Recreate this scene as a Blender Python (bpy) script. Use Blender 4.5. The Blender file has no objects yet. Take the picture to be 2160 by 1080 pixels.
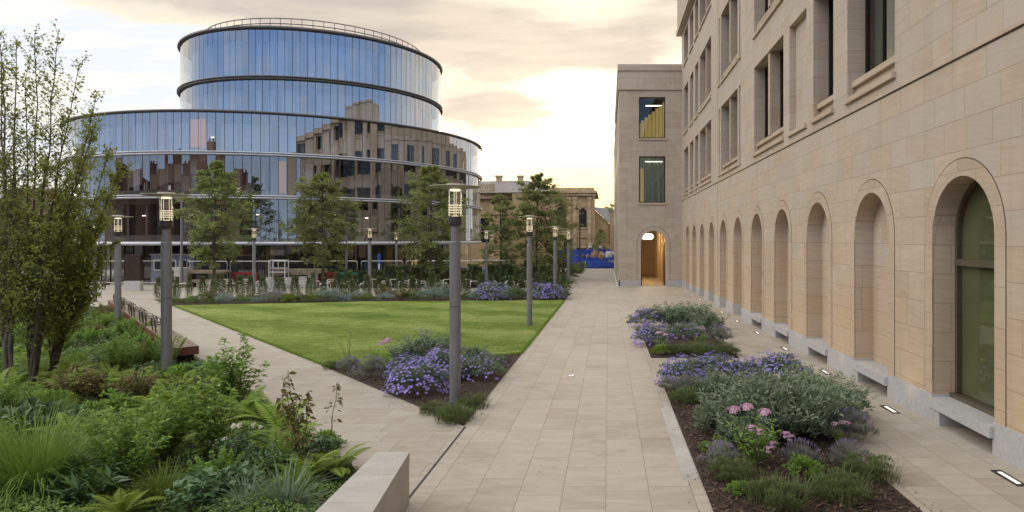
import bpy, math, random
import numpy as np
from mathutils import Vector, Matrix
PI = math.pi
S = bpy.context.scene
COL = S.collection
F = 1440.0                      # focal length in photograph pixels (24 mm shift lens)
def gz(y):                      # the ground falls gently away from the camera
    return -3.185 - 0.0115 * min(max(y, -60.0), 135.0)
def gp(px, py):                 # a place on the ground, read off the photograph when planning
    y = 3.185 * F / (py - 504 - 16.56)
    return ((px - 1283) * y / F, y)
def at(px, py, y):
    return ((px - 1283) * y / F, y, (504 - py) * y / F)

# ------------------------------------------------------------------ mesh helper
class MB:
    def __init__(s):
        s.V = []; s.L = []; s.C = []; s.A = []; s.M = []; s.n = 0
    def raw(s, verts, loops, counts, shade=None, mi=0):
        verts = np.asarray(verts, dtype=np.float64).reshape(-1, 3)
        loops = np.asarray(loops, dtype=np.int64).ravel() + s.n
        counts = np.asarray(counts, dtype=np.int64).ravel()
        s.V.append(verts); s.L.append(loops); s.C.append(counts)
        if shade is None: shade = 0.5
        s.A.append(np.broadcast_to(np.asarray(shade, dtype=np.float64), counts.shape).copy())
        s.M.append(np.full(counts.shape, mi, dtype=np.int64))
        s.n += len(verts)
        return s
    def add(s, verts, faces, shade=None, mi=0):
        return s.raw(verts, [i for f in faces for i in f], [len(f) for f in faces], shade, mi)
    def quads(s, Q, shade=None, mi=0):          # Q: (n, k, 3), one polygon each
        Q = np.asarray(Q); n, k = Q.shape[:2]
        return s.raw(Q.reshape(-1, 3), np.arange(n * k), np.full(n, k), shade, mi)
    def poly(s, pts, mi=0, shade=None):
        return s.add(pts, [tuple(range(len(pts)))], shade, mi)
    def box(s, x0, x1, y0, y1, z0, z1, mi=0, shade=None):
        v = [(x, y, z) for z in (z0, z1) for y in (y0, y1) for x in (x0, x1)]
        return s.add(v, [(0, 2, 3, 1), (4, 5, 7, 6), (0, 1, 5, 4), (2, 6, 7, 3), (0, 4, 6, 2), (1, 3, 7, 5)], shade, mi)
    def obox(s, c, ax, hx, hy, z0, z1, mi=0):    # box turned by ax about its vertical
        ca, sa = math.cos(ax), math.sin(ax); v = []
        for z in (z0, z1):
            for a, b in ((-hx, -hy), (hx, -hy), (-hx, hy), (hx, hy)):
                v.append((c[0] + a * ca - b * sa, c[1] + a * sa + b * ca, z))
        return s.add(v, [(0, 2, 3, 1), (4, 5, 7, 6), (0, 1, 5, 4), (2, 6, 7, 3), (0, 4, 6, 2), (1, 3, 7, 5)], None, mi)
    def tube(s, pts, rad, n=6, mi=0, cap=True, shade=None):
        P = np.asarray(pts, dtype=float); m = len(P)
        R = np.broadcast_to(np.asarray(rad, dtype=float), (m,))
        T = np.gradient(P, axis=0); T /= np.linalg.norm(T, axis=1)[:, None] + 1e-12
        ref = np.array([0, 0, 1.0]) if abs(T[:, 2]).mean() < 0.8 else np.array([1.0, 0, 0])
        A = np.cross(T, ref); A /= np.linalg.norm(A, axis=1)[:, None] + 1e-12
        B = np.cross(T, A)
        th = np.arange(n) * 2 * PI / n
        V = P[:, None, :] + R[:, None, None] * (np.cos(th)[None, :, None] * A[:, None, :] + np.sin(th)[None, :, None] * B[:, None, :])
        fs = []
        for i in range(m - 1):
            for j in range(n):
                k = (j + 1) % n
                fs.append((i * n + j, i * n + k, (i + 1) * n + k, (i + 1) * n + j))
        if cap:
            fs.append(tuple(range(n))[::-1]); fs.append(tuple((m - 1) * n + j for j in range(n)))
        return s.add(V.reshape(-1, 3), fs, shade, mi)
    def lathe(s, prof, n=24, c=(0, 0), mi=0, a0=0.0, a1=2 * PI, closed=True):
        full = abs(a1 - a0 - 2 * PI) < 1e-6
        k = n if full else n + 1
        V = []
        for i in range(k):
            a = a0 + (a1 - a0) * i / n
            for r, z in prof: V.append((c[0] + r * math.cos(a), c[1] + r * math.sin(a), z))
        m = len(prof); fs = []
        for i in range(n):
            i2 = (i + 1) % k
            for j in range(m - 1 if not closed else m):
                j2 = (j + 1) % m
                fs.append((i * m + j, i2 * m + j, i2 * m + j2, i * m + j2))
        return s.add(V, fs, None, mi)
    def prism(s, pts, z0, z1, mi=0):
        n = len(pts)
        v = [(x, y, z0) for x, y in pts] + [(x, y, z1) for x, y in pts]
        fs = [tuple(range(n))[::-1], tuple(range(n, 2 * n))] + [(i, (i + 1) % n, n + (i + 1) % n, n + i) for i in range(n)]
        return s.add(v, fs, None, mi)
    def build(s, name, mats, parent=None, smooth=False):
        me = bpy.data.meshes.new(name)
        V = np.concatenate(s.V); L = np.concatenate(s.L); C = np.concatenate(s.C)
        me.vertices.add(len(V)); me.vertices.foreach_set('co', V.astype(np.float32).ravel())
        me.loops.add(len(L)); me.loops.foreach_set('vertex_index', L.astype(np.int32))
        me.polygons.add(len(C))
        st = np.concatenate([[0], np.cumsum(C)[:-1]])
        me.polygons.foreach_set('loop_start', st.astype(np.int32))
        me.polygons.foreach_set('material_index', np.concatenate(s.M).astype(np.int32))
        me.update(calc_edges=True)
        at_ = me.attributes.new('shade', 'FLOAT', 'FACE')
        at_.data.foreach_set('value', np.concatenate(s.A).astype(np.float32))
        if smooth: me.polygons.foreach_set('use_smooth', np.ones(len(C), dtype=bool))
        else: me.polygons.foreach_set('use_smooth', np.zeros(len(C), dtype=bool))
        for m in (mats if isinstance(mats, (list, tuple)) else [mats]): me.materials.append(m)
        o = bpy.data.objects.new(name, me); COL.objects.link(o)
        if parent is not None: o.parent = parent
        return o

def tag(o, label, cat, group=None, kind=None):
    o['label'] = label; o['category'] = cat
    if group: o['group'] = group
    if kind: o['kind'] = kind
    return o
def thing(name, label, cat, loc=(0, 0, 0), rz=0.0, group=None):
    o = bpy.data.objects.new(name, None); COL.objects.link(o)
    o.empty_display_size = 0.2
    o.location = loc; o.rotation_euler = (0, 0, rz)
    return tag(o, label, cat, group)
def structure(o): o['kind'] = 'structure'; return o
def stuff(o, label=None, cat=None):
    o['kind'] = 'stuff'
    if label: o['label'] = label; o['category'] = cat
    return o
def dup(root, loc, rz=0.0, sc=1.0, label=None, group=None):
    r = root.copy(); COL.objects.link(r); r.location = loc; r.rotation_euler = (0, 0, rz)
    r.scale = (sc, sc, sc) if not isinstance(sc, tuple) else sc
    if label: r['label'] = label
    if group: r['group'] = group
    for ch in list(root.children):
        c = ch.copy(); COL.objects.link(c); c.parent = r
        for g in list(ch.children):
            d = g.copy(); COL.objects.link(d); d.parent = c
    return r
ORD = ['', 'first', 'second', 'third', 'fourth', 'fifth', 'sixth', 'seventh', 'eighth', 'ninth', 'tenth', 'eleventh', 'twelfth', 'thirteenth',
       'fourteenth', 'fifteenth', 'sixteenth', 'seventeenth', 'eighteenth', 'nineteenth', 'twentieth', 'twenty-first', 'twenty-second', 'twenty-third',
       'twenty-fourth', 'twenty-fifth', 'twenty-sixth', 'twenty-seventh', 'twenty-eighth', 'twenty-ninth', 'thirtieth', 'thirty-first', 'thirty-second',
       'thirty-third', 'thirty-fourth', 'thirty-fifth', 'thirty-sixth', 'thirty-seventh', 'thirty-eighth', 'thirty-ninth', 'fortieth', 'forty-first',
       'forty-second', 'forty-third', 'forty-fourth', 'forty-fifth', 'forty-sixth', 'forty-seventh', 'forty-eighth', 'forty-ninth', 'fiftieth']

# ------------------------------------------------------------------ materials
class NT:
    def __init__(s, tree): s.t = tree; s.t.nodes.clear()
    def n(s, typ, **kw):
        nd = s.t.nodes.new(typ)
        for k, v in kw.items():
            if k.startswith('i_'):
                key = k[2:]; key = int(key) if key.isdigit() else key.replace('_', ' ')
                sock = nd.inputs[key]
                if isinstance(v, bpy.types.NodeSocket): s.t.links.new(v, sock)
                else: sock.default_value = v
            else: setattr(nd, k, v)
        return nd
    def math(s, op, a, b=None, c=None, clamp=False):
        nd = s.t.nodes.new('ShaderNodeMath'); nd.operation = op; nd.use_clamp = clamp
        for i, v in enumerate((a, b, c)):
            if v is None: continue
            if isinstance(v, bpy.types.NodeSocket): s.t.links.new(v, nd.inputs[i])
            else: nd.inputs[i].default_value = v
        return nd.outputs[0]
    def mix(s, fac, a, b, mode='MIX'):
        nd = s.t.nodes.new('ShaderNodeMix'); nd.data_type = 'RGBA'; nd.blend_type = mode
        for sock, v in ((nd.inputs[0], fac), (nd.inputs[6], a), (nd.inputs[7], b)):
            if isinstance(v, bpy.types.NodeSocket): s.t.links.new(v, sock)
            elif isinstance(v, (int, float)): sock.default_value = v
            else: sock.default_value = (*v, 1.0) if len(v) == 3 else v
        return nd.outputs[2]
    def ramp(s, fac, stops):
        nd = s.t.nodes.new('ShaderNodeValToRGB'); s.t.links.new(fac, nd.inputs[0])
        el = nd.color_ramp.elements
        while len(el) < len(stops): el.new(0.5)
        for e, (p, c) in zip(el, stops):
            e.position = p; e.color = (c, c, c, 1) if isinstance(c, (int, float)) else (*c, 1)
        return nd.outputs[0]
    def smooth(s, x, a, b):
        nd = s.t.nodes.new('ShaderNodeMapRange'); nd.interpolation_type = 'SMOOTHSTEP'
        s.t.links.new(x, nd.inputs[0]); nd.inputs[1].default_value = a; nd.inputs[2].default_value = b
        return nd.outputs[0]
    def noise(s, vec, scale, detail=4, rough=0.55, dist=0.0):
        nd = s.n('ShaderNodeTexNoise'); s.t.links.new(vec, nd.inputs['Vector'])
        nd.inputs['Scale'].default_value = scale; nd.inputs['Detail'].default_value = detail
        nd.inputs['Roughness'].default_value = rough; nd.inputs['Distortion'].default_value = dist
        return nd.outputs[0]
    def mapv(s, vec, scale=(1, 1, 1), rot=(0, 0, 0), loc=(0, 0, 0)):
        nd = s.n('ShaderNodeMapping'); s.t.links.new(vec, nd.inputs[0])
        nd.inputs['Scale'].default_value = scale; nd.inputs['Rotation'].default_value = rot; nd.inputs['Location'].default_value = loc
        return nd.outputs[0]
    def bump(s, h, strength=0.3, dist=0.01):
        nd = s.n('ShaderNodeBump'); s.t.links.new(h, nd.inputs['Height'])
        nd.inputs['Strength'].default_value = strength; nd.inputs['Distance'].default_value = dist
        return nd.outputs[0]
    def link(s, a, b): s.t.links.new(a, b)
def newmat(name):
    m = bpy.data.materials.new(name); m.use_nodes = True
    return m, NT(m.node_tree)
def finish(t, sh):
    o = t.n('ShaderNodeOutputMaterial'); t.link(sh, o.inputs[0])
def principled(t, col, rough=0.6, metal=0.0, normal=None, spec=0.4):
    p = t.n('ShaderNodeBsdfPrincipled')
    for k, v in (('Base Color', col), ('Roughness', rough), ('Metallic', metal), ('Specular IOR Level', spec)):
        if isinstance(v, bpy.types.NodeSocket): t.link(v, p.inputs[k])
        elif isinstance(v, tuple): p.inputs[k].default_value = (*v, 1.0)
        else: p.inputs[k].default_value = v
    if normal is not None: t.link(normal, p.inputs['Normal'])
    return p.outputs[0]
def pm(name, col, rough=0.6, metal=0.0, var=0.18, scale=4.0, bump=0.0, spec=0.4, grime=0.0):
    m, t = newmat(name)
    pos = t.n('ShaderNodeNewGeometry').outputs['Position']
    nz = t.noise(pos, scale, 6)
    fine = t.noise(pos, scale * 9, 3)
    f = t.math('ADD', t.math('MULTIPLY', nz, 0.7), t.math('MULTIPLY', fine, 0.3))
    v = t.smooth(f, 0.3, 0.7)
    c = t.mix(v, tuple(x * (1 - var) for x in col), tuple(min(1, x * (1 + var)) for x in col))
    if grime:
        g = t.smooth(t.noise(t.mapv(pos, (1, 1, 0.25)), 1.1, 6), 0.5, 0.75)
        c = t.mix(t.math('MULTIPLY', g, grime), c, tuple(x * 0.45 for x in col))
    nrm = t.bump(fine, bump, 0.01) if bump else None
    finish(t, principled(t, c, t.math('ADD', rough - 0.06, t.math('MULTIPLY', nz, 0.12)), metal, nrm, spec))
    return m
def emit(name, col, strength):
    m, t = newmat(name)
    e = t.n('ShaderNodeEmission'); e.inputs[0].default_value = (*col, 1); e.inputs[1].default_value = strength
    finish(t, e.outputs[0]); return m
def leafmat(name, dark, light, trans=0.3, rough=0.5, hue=0.1, tint=None):
    m, t = newmat(name)
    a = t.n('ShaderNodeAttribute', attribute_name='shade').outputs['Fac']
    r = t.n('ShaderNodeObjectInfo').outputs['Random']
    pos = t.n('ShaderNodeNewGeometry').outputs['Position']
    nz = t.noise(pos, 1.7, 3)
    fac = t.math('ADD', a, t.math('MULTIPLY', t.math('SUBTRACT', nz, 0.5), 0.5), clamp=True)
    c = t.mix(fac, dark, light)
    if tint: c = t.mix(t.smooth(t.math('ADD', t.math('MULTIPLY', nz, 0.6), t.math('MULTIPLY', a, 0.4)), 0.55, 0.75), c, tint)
    h = t.n('ShaderNodeHueSaturation', i_Color=c)
    t.link(t.math('ADD', 0.5 - hue * 0.25, t.math('MULTIPLY', r, hue * 0.5)), h.inputs['Hue'])
    t.link(t.math('ADD', 0.85, t.math('MULTIPLY', r, 0.3)), h.inputs['Value'])
    p = principled(t, h.outputs[0], rough, 0.0, None, 0.35)
    tr = t.n('ShaderNodeBsdfTranslucent'); t.link(t.mix(0.35, h.outputs[0], tuple(min(1, x * 1.6) for x in light)), tr.inputs[0])
    mx = t.n('ShaderNodeMixShader'); mx.inputs[0].default_value = trans
    t.link(p, mx.inputs[1]); t.link(tr.outputs[0], mx.inputs[2])
    finish(t, mx.outputs[0]); return m

def stonemat(name, a, b, c, bw=1.05, bh=0.53, mort=0.006, joint=(0.20, 0.155, 0.115), streak=0.55, rough=0.75, contrast=0.20, grey=0.0, golden=None):
    # ashlar blocks: u runs along whichever horizontal axis the wall follows, v is height
    m, t = newmat(name)
    pos = t.n('ShaderNodeNewGeometry').outputs['Position']
    sp = t.n('ShaderNodeSeparateXYZ'); t.link(pos, sp.inputs[0])
    u = t.math('ADD', sp.outputs[0], sp.outputs[1]); v = sp.outputs[2]
    cb = t.n('ShaderNodeCombineXYZ'); t.link(u, cb.inputs[0]); t.link(v, cb.inputs[1])
    def brick(w, h, off, freq, loc):
        n = t.n('ShaderNodeTexBrick'); t.link(t.mapv(cb.outputs[0], loc=loc), n.inputs['Vector'])
        n.offset = off; n.offset_frequency = freq; n.squash = 0.72; n.squash_frequency = 3
        n.inputs['Scale'].default_value = 1.0; n.inputs['Brick Width'].default_value = w; n.inputs['Row Height'].default_value = h
        n.inputs['Mortar Size'].default_value = mort; n.inputs['Mortar Smooth'].default_value = 0.1; n.inputs['Bias'].default_value = 0.0
        n.inputs['Color1'].default_value = (0, 0, 0, 1); n.inputs['Color2'].default_value = (1, 1, 1, 1); n.inputs['Mortar'].default_value = (0.5, 0.5, 0.5, 1)
        return n
    b1 = brick(bw, bh, 0.37, 2, (0.2, 0.11, 0))
    tone = b1.outputs['Color']
    # bedding streaks, tilted differently from block to block
    rot = t.n('ShaderNodeVectorRotate', rotation_type='Z_AXIS'); t.link(cb.outputs[0], rot.inputs[0])
    t.link(t.math('MULTIPLY', t.math('SUBTRACT', tone, 0.5), 0.5), rot.inputs['Angle'])
    off = t.n('ShaderNodeVectorMath', operation='ADD'); t.link(rot.outputs[0], off.inputs[0])
    cb2 = t.n('ShaderNodeCombineXYZ'); t.link(t.math('MULTIPLY', tone, 37.0), cb2.inputs[0]); t.link(t.math('MULTIPLY', tone, 91.0), cb2.inputs[1])
    t.link(cb2.outputs[0], off.inputs[1])
    st = t.noise(t.mapv(off.outputs[0], (0.8, 9, 1)), 1.6, 6, 0.6, 0.6)
    big = t.noise(pos, 0.35, 4)
    blot = t.noise(pos, 1.6, 5)
    grain = t.noise(pos, 55, 2)
    f = t.math('ADD', t.math('MULTIPLY', tone, contrast), t.math('MULTIPLY', t.math('SUBTRACT', st, 0.5), streak))
    f = t.math('ADD', f, t.math('ADD', t.math('MULTIPLY', big, 0.35), t.math('MULTIPLY', t.math('SUBTRACT', blot, 0.4), 0.35)))
    col = t.ramp(f, [(0.05, a), (0.45, b), (0.95, c)])
    col = t.mix(t.math('MULTIPLY', t.smooth(t.noise(t.mapv(pos, (1, 1, 0.3)), 0.8, 5), 0.55, 0.8), 0.35), col, tuple(x * 0.75 for x in b))
    if grey:                                    # some blocks are a cooler, mauve grey
        wn = t.n('ShaderNodeTexWhiteNoise', noise_dimensions='1D'); t.link(t.math('MULTIPLY', tone, 71.0), wn.inputs['W'])
        col = t.mix(t.math('MULTIPLY', t.smooth(t.math('ADD', wn.outputs['Value'], t.math('MULTIPLY', t.smooth(v, -2.5, 4.5), 0.75)), 0.35, 1.5), grey), col, (0.46, 0.415, 0.385))
    if golden:                                  # the lower courses shift to a honey colour, block by block
        wn2 = t.n('ShaderNodeTexWhiteNoise', noise_dimensions='1D'); t.link(t.math('MULTIPLY', tone, 37.0), wn2.inputs['W'])
        gf = t.math('ADD', t.math('MULTIPLY', wn2.outputs['Value'], 0.4), t.math('ADD', t.math('MULTIPLY', big, 0.5), t.math('MULTIPLY', t.smooth(v, 1.5, -2.8), 0.5)))
        col = t.mix(t.math('MULTIPLY', t.smooth(gf, 0.45, 1.05), 0.85), col, t.mix(t.smooth(st, 0.3, 0.7), tuple(x * 0.88 for x in golden), golden))
    drip = t.smooth(t.noise(t.mapv(pos, (3.0, 3.0, 0.12)), 1.0, 5, 0.6), 0.52, 0.78)
    col = t.mix(t.math('MULTIPLY', drip, 0.22), col, tuple(x * 0.55 for x in a))
    col = t.mix(t.math('MULTIPLY', b1.outputs['Fac'], 0.6), col, joint)
    col = t.mix(t.math('MULTIPLY', t.math('SUBTRACT', grain, 0.5), 0.3), col, (0.0, 0.0, 0.0))
    nrm = t.bump(t.math('ADD', t.math('MULTIPLY', t.math('SUBTRACT', 1.0, b1.outputs['Fac']), 1.0), t.math('MULTIPLY', st, 0.18)), 0.35, 0.006)
    finish(t, principled(t, col, rough, 0.0, nrm, 0.3)); return m

def pavemat(name, rows_along_y, a, b, c):
    m, t = newmat(name)
    pos = t.n('ShaderNodeNewGeometry').outputs['Position']
    sp = t.n('ShaderNodeSeparateXYZ'); t.link(pos, sp.inputs[0])
    cb = t.n('ShaderNodeCombineXYZ')
    if rows_along_y: t.link(sp.outputs[1], cb.inputs[0]); t.link(sp.outputs[0], cb.inputs[1])
    else: t.link(sp.outputs[0], cb.inputs[0]); t.link(sp.outputs[1], cb.inputs[1])
    n = t.n('ShaderNodeTexBrick'); t.link(t.mapv(cb.outputs[0], loc=(0.3, 0.03, 0)), n.inputs['Vector'])
    n.offset = 0.41; n.offset_frequency = 2; n.squash = 1.55; n.squash_frequency = 3
    for k, v in (('Scale', 1.0), ('Brick Width', 0.78), ('Row Height', 0.56), ('Mortar Size', 0.005), ('Mortar Smooth', 0.2), ('Bias', 0.0)): n.inputs[k].default_value = v
    n.inputs['Color1'].default_value = (0, 0, 0, 1); n.inputs['Color2'].default_value = (1, 1, 1, 1); n.inputs['Mortar'].default_value = (0.5, 0.5, 0.5, 1)
    tone = n.outputs['Color']
    cb2 = t.n('ShaderNodeCombineXYZ'); t.link(t.math('MULTIPLY', tone, 53.0), cb2.inputs[0]); t.link(t.math('MULTIPLY', tone, 17.0), cb2.inputs[1])
    off = t.n('ShaderNodeVectorMath', operation='ADD'); t.link(pos, off.inputs[0]); t.link(cb2.outputs[0], off.inputs[1])
    swirl = t.noise(t.mapv(off.outputs[0], (1.0, 2.4, 1)), 1.3, 6, 0.6, 1.2)
    big = t.noise(pos, 0.22, 4); stain = t.noise(pos, 0.75, 6, 0.65)
    f = t.math('ADD', t.math('ADD', 0.11, t.math('MULTIPLY', tone, 0.28)), t.math('ADD', t.math('MULTIPLY', t.math('SUBTRACT', swirl, 0.5), 1.1), t.math('MULTIPLY', big, 0.55)))
    col = t.ramp(f, [(0.05, a), (0.45, b), (0.9, c)])
    rose = t.smooth(t.noise(off.outputs[0], 0.6, 3), 0.6, 0.75)
    col = t.mix(t.math('MULTIPLY', rose, 0.6), col, (0.375, 0.295, 0.24))
    damp = t.smooth(stain, 0.56, 0.74)
    col = t.mix(t.math('MULTIPLY', damp, 0.5), col, (0.20, 0.165, 0.12))
    col = t.mix(t.math('MULTIPLY', n.outputs['Fac'], 0.72), col, (0.15, 0.125, 0.095))
    gum = t.smooth(t.noise(pos, 7.0, 2, 0.4), 0.74, 0.78)
    col = t.mix(t.math('MULTIPLY', gum, 0.3), col, (0.16, 0.14, 0.12))
    sc = t.smooth(t.noise(t.mapv(pos, (1.2, 6, 1), (0, 0, 0.5)), 4.5, 5, 0.7), 0.69, 0.78)
    col = t.mix(t.math('MULTIPLY', sc, 0.35), col, (0.62, 0.58, 0.53))
    nrm = t.bump(t.math('ADD', t.math('MULTIPLY', t.math('SUBTRACT', 1.0, n.outputs['Fac']), 1.0), t.math('MULTIPLY', swirl, 0.25)), 0.3, 0.005)
    ro = t.math('SUBTRACT', 0.66, t.math('MULTIPLY', damp, 0.10))
    finish(t, principled(t, col, ro, 0.0, nrm, 0.4)); return m

def glassmat(name, tint=(0.75, 0.8, 0.82), base=0.26, refl=(1, 1, 1), rough=0.0):
    m, t = newmat(name)
    ge = t.n('ShaderNodeNewGeometry'); dp = t.n('ShaderNodeVectorMath', operation='DOT_PRODUCT')
    t.link(ge.outputs['Normal'], dp.inputs[0]); t.link(ge.outputs['Incoming'], dp.inputs[1])
    fr = t.math('POWER', t.math('SUBTRACT', 1.0, t.math('ABSOLUTE', dp.outputs['Value'])), 5.0)     # Schlick, the same from both sides
    f = t.math('ADD', base, t.math('MULTIPLY', fr, 1.0 - base), clamp=True)
    g = t.n('ShaderNodeBsdfGlossy'); g.inputs[0].default_value = (*refl, 1); g.inputs['Roughness'].default_value = rough
    tr = t.n('ShaderNodeBsdfTransparent'); tr.inputs[0].default_value = (*tint, 1)
    mx = t.n('ShaderNodeMixShader'); t.link(f, mx.inputs[0]); t.link(tr.outputs[0], mx.inputs[1]); t.link(g.outputs[0], mx.inputs[2])
    finish(t, mx.outputs[0]); return m

M = {}
M['stone'] = stonemat('ashlar_stone', (0.42, 0.315, 0.215), (0.535, 0.44, 0.342), (0.62, 0.55, 0.475), streak=0.7, grey=0.5, golden=(0.545, 0.41, 0.275))
M['stone_wing'] = stonemat('wing_stone', (0.40, 0.32, 0.245), (0.505, 0.43, 0.35), (0.585, 0.52, 0.445), 1.3, 0.45, 0.004, streak=0.6)
M['ring'] = stonemat('arch_stone', (0.40, 0.30, 0.21), (0.515, 0.425, 0.33), (0.60, 0.535, 0.455), 0.9, 0.62, 0.005, golden=(0.545, 0.41, 0.275))
M['granite'] = pm('pale_granite', (0.43, 0.425, 0.43), 0.6, 0, 0.12, 14, 0.05)
M['granite_cap'] = pm('coping_stone', (0.39, 0.375, 0.35), 0.6, 0, 0.12, 3, 0.06)
M['grout'] = pm('joint_dark', (0.10, 0.078, 0.058), 0.9)
M['pave_y'] = pavemat('path_paving', True, (0.285, 0.238, 0.182), (0.372, 0.328, 0.270), (0.445, 0.412, 0.358))
M['pave_x'] = pavemat('plaza_paving', False, (0.285, 0.243, 0.19), (0.362, 0.323, 0.270), (0.432, 0.40, 0.348))
M['kerbstone'] = pm('edging_stone', (0.38, 0.37, 0.345), 0.6, 0, 0.2, 1.2, 0.05)
M['bronze'] = pm('dark_bronze', (0.035, 0.030, 0.026), 0.4, 0.6, 0.15)
M['steel'] = pm('grey_painted_steel', (0.20, 0.198, 0.205), 0.5, 0.35, 0.08, 3, 0.0, 0.4, 0.15)
M['steel_dark'] = pm('dark_steel', (0.06, 0.058, 0.058), 0.45, 0.5, 0.1)
M['galv'] = pm('brushed_stainless', (0.62, 0.60, 0.55), 0.38, 0.8, 0.12, 6)
M['silver'] = pm('silver_band', (0.42, 0.43, 0.47), 0.35, 0.45, 0.1, 1.5)
M['band_dark'] = pm('dark_band', (0.075, 0.07, 0.07), 0.45, 0.4, 0.15, 2)
M['mullion'] = pm('joint_black', (0.03, 0.033, 0.04), 0.5)
M['mulch'] = pm('bark_soil', (0.045, 0.03, 0.022), 0.95, 0, 0.5, 9, 0.8)
M['soil'] = pm('dark_soil', (0.022, 0.02, 0.012), 0.95, 0, 0.5, 6, 0.8)
M['chip'] = leafmat('bark_chip', (0.022, 0.013, 0.009), (0.20, 0.125, 0.085), 0.0, 0.9, 0.0)
M['litter'] = leafmat('leaf_litter', (0.05, 0.03, 0.015), (0.24, 0.16, 0.06), 0.1, 0.8, 0.1)
M['asphalt'] = pm('open_ground', (0.12, 0.115, 0.10), 0.9, 0, 0.25, 0.6, 0.1)
M['timber'] = pm('red_hardwood', (0.13, 0.045, 0.026), 0.5, 0, 0.4, 5, 0.1)
M['seatwood'] = pm('weathered_slats', (0.20, 0.15, 0.11), 0.6, 0, 0.3, 5, 0.1)
M['bark'] = pm('tree_bark', (0.075, 0.06, 0.047), 0.9, 0, 0.4, 9, 0.6)
M['bark_pale'] = pm('grey_bark', (0.14, 0.125, 0.105), 0.85, 0, 0.4, 7, 0.5)
M['bronze_olive'] = pm('olive_bronze', (0.15, 0.125, 0.09), 0.4, 0.5, 0.12)
M['olive_blind'] = pm('olive_translucent_blind', (0.20, 0.20, 0.105), 0.7, 0, 0.12, 0.8)
M['grey_blind'] = pm('grey_green_blind', (0.13, 0.14, 0.115), 0.7, 0, 0.12, 0.8)
M['glass_drum'] = glassmat('drum_glass', (0.62, 0.68, 0.73), 0.41)
M['glass_drum_low'] = glassmat('drum_glass_lower', (0.62, 0.66, 0.68), 0.27)
M['glass_low'] = glassmat('shop_glass', (0.70, 0.74, 0.76), 0.10)
M['glass_win'] = glassmat('window_glass', (0.66, 0.70, 0.64), 0.07)
M['glass_lamp'] = glassmat('lamp_glass', (0.96, 0.95, 0.92), 0.03)
M['lamp_glow'] = emit('lamp_glow', (1.0, 0.84, 0.58), 0.9)
M['lamp_core'] = emit('lamp_core', (1.0, 0.84, 0.58), 1.9)
M['globe'] = emit('globe_light', (1.0, 0.88, 0.66), 3.2)
M['ground_glow'] = emit('ground_light_lens', (1.0, 0.90, 0.72), 1.7)
M['lit_tube'] = emit('ceiling_strip', (1.0, 0.93, 0.75), 4.0)
M['warm_glow'] = emit('lit_panel_and_reflection', (0.92, 0.66, 0.22), 0.42)  # lit entrance panels, and the painted reflection in the wing window
M['inner_dark'] = pm('interior_dark', (0.035, 0.034, 0.036), 0.8, 0, 0.35, 0.7)
M['inner_grey'] = pm('interior_grey', (0.19, 0.185, 0.18), 0.8, 0, 0.3, 0.5)
M['inner_floor'] = pm('floor_slab_edge', (0.24, 0.225, 0.205), 0.8, 0, 0.12, 0.7)
M['curtain'] = pm('pale_curtain', (0.50, 0.53, 0.58), 0.8, 0, 0.15, 1.3)
M['glow_green'] = emit('self_glowing_blind', (0.62, 0.72, 0.60), 0.13)  # light on the blind is put in as its own emission
M['green_blind'] = pm('green_grey_blind', (0.215, 0.245, 0.205), 0.8, 0, 0.15, 1.0)
M['orange'] = emit('orange_painted_reflection', (0.95, 0.34, 0.01), 0.55)  # emission paints in a sunlit reflection on the drum
M['amber'] = emit('amber_painted_reflection', (0.9, 0.40, 0.03), 0.4)  # likewise a painted reflection, lower on the drum
M['ochre'] = pm('ochre_panel', (0.55, 0.36, 0.10), 0.6, 0, 0.2, 1.0)
M['brick'] = stonemat('red_brick', (0.11, 0.055, 0.038), (0.165, 0.08, 0.052), (0.21, 0.11, 0.072), 0.45, 0.15, 0.012, (0.2, 0.16, 0.13), 0.2)
M['tile'] = pm('roof_tile', (0.14, 0.085, 0.06), 0.85, 0, 0.3, 1.5)
M['slate'] = pm('slate_roof', (0.20, 0.185, 0.18), 0.7, 0, 0.25, 1.2)
M['oldstone'] = stonemat('weathered_stone', (0.26, 0.18, 0.095), (0.46, 0.34, 0.20), (0.62, 0.48, 0.30), 0.8, 0.36, 0.012, (0.17, 0.12, 0.07), 0.5)
M['oldtrim'] = pm('weathered_trim', (0.42, 0.32, 0.20), 0.85, 0, 0.35, 1.2, 0.2, 0.3, 0.3)
M['window_dark'] = pm('dark_window', (0.02, 0.02, 0.022), 0.25)
M['skip_blue'] = pm('scuffed_blue_paint', (0.035, 0.085, 0.42), 0.55, 0, 0.3, 1.5, 0.05, 0.4, 0.25)
M['cardboard'] = pm('cardboard', (0.33, 0.21, 0.125), 0.9, 0, 0.25, 2)
M['white_sack'] = pm('white_plastic', (0.48, 0.48, 0.48), 0.6, 0, 0.12, 3)
M['white_paint'] = pm('white_paint', (0.78, 0.78, 0.77), 0.6, 0, 0.08, 2)
M['letter_white'] = pm('white_lettering', (0.7, 0.72, 0.76), 0.6, 0, 0.05, 2)
M['red_plastic'] = pm('red_barrier_plastic', (0.25, 0.025, 0.025), 0.5, 0, 0.2, 2)
M['green_metal'] = pm('green_barrier', (0.03, 0.20, 0.11), 0.5, 0, 0.2, 2)
M['blue_plastic'] = pm('blue_barrier_plastic', (0.03, 0.07, 0.38), 0.5, 0, 0.2, 2)
M['blue_light'] = pm('light_blue_plastic', (0.07, 0.26, 0.66), 0.5, 0, 0.15, 2)
M['concrete'] = pm('pale_concrete', (0.42, 0.405, 0.38), 0.8, 0, 0.14, 2, 0.1)
M['pallet'] = pm('pallet_timber', (0.30, 0.235, 0.165), 0.85, 0, 0.3, 3, 0.1)
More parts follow.
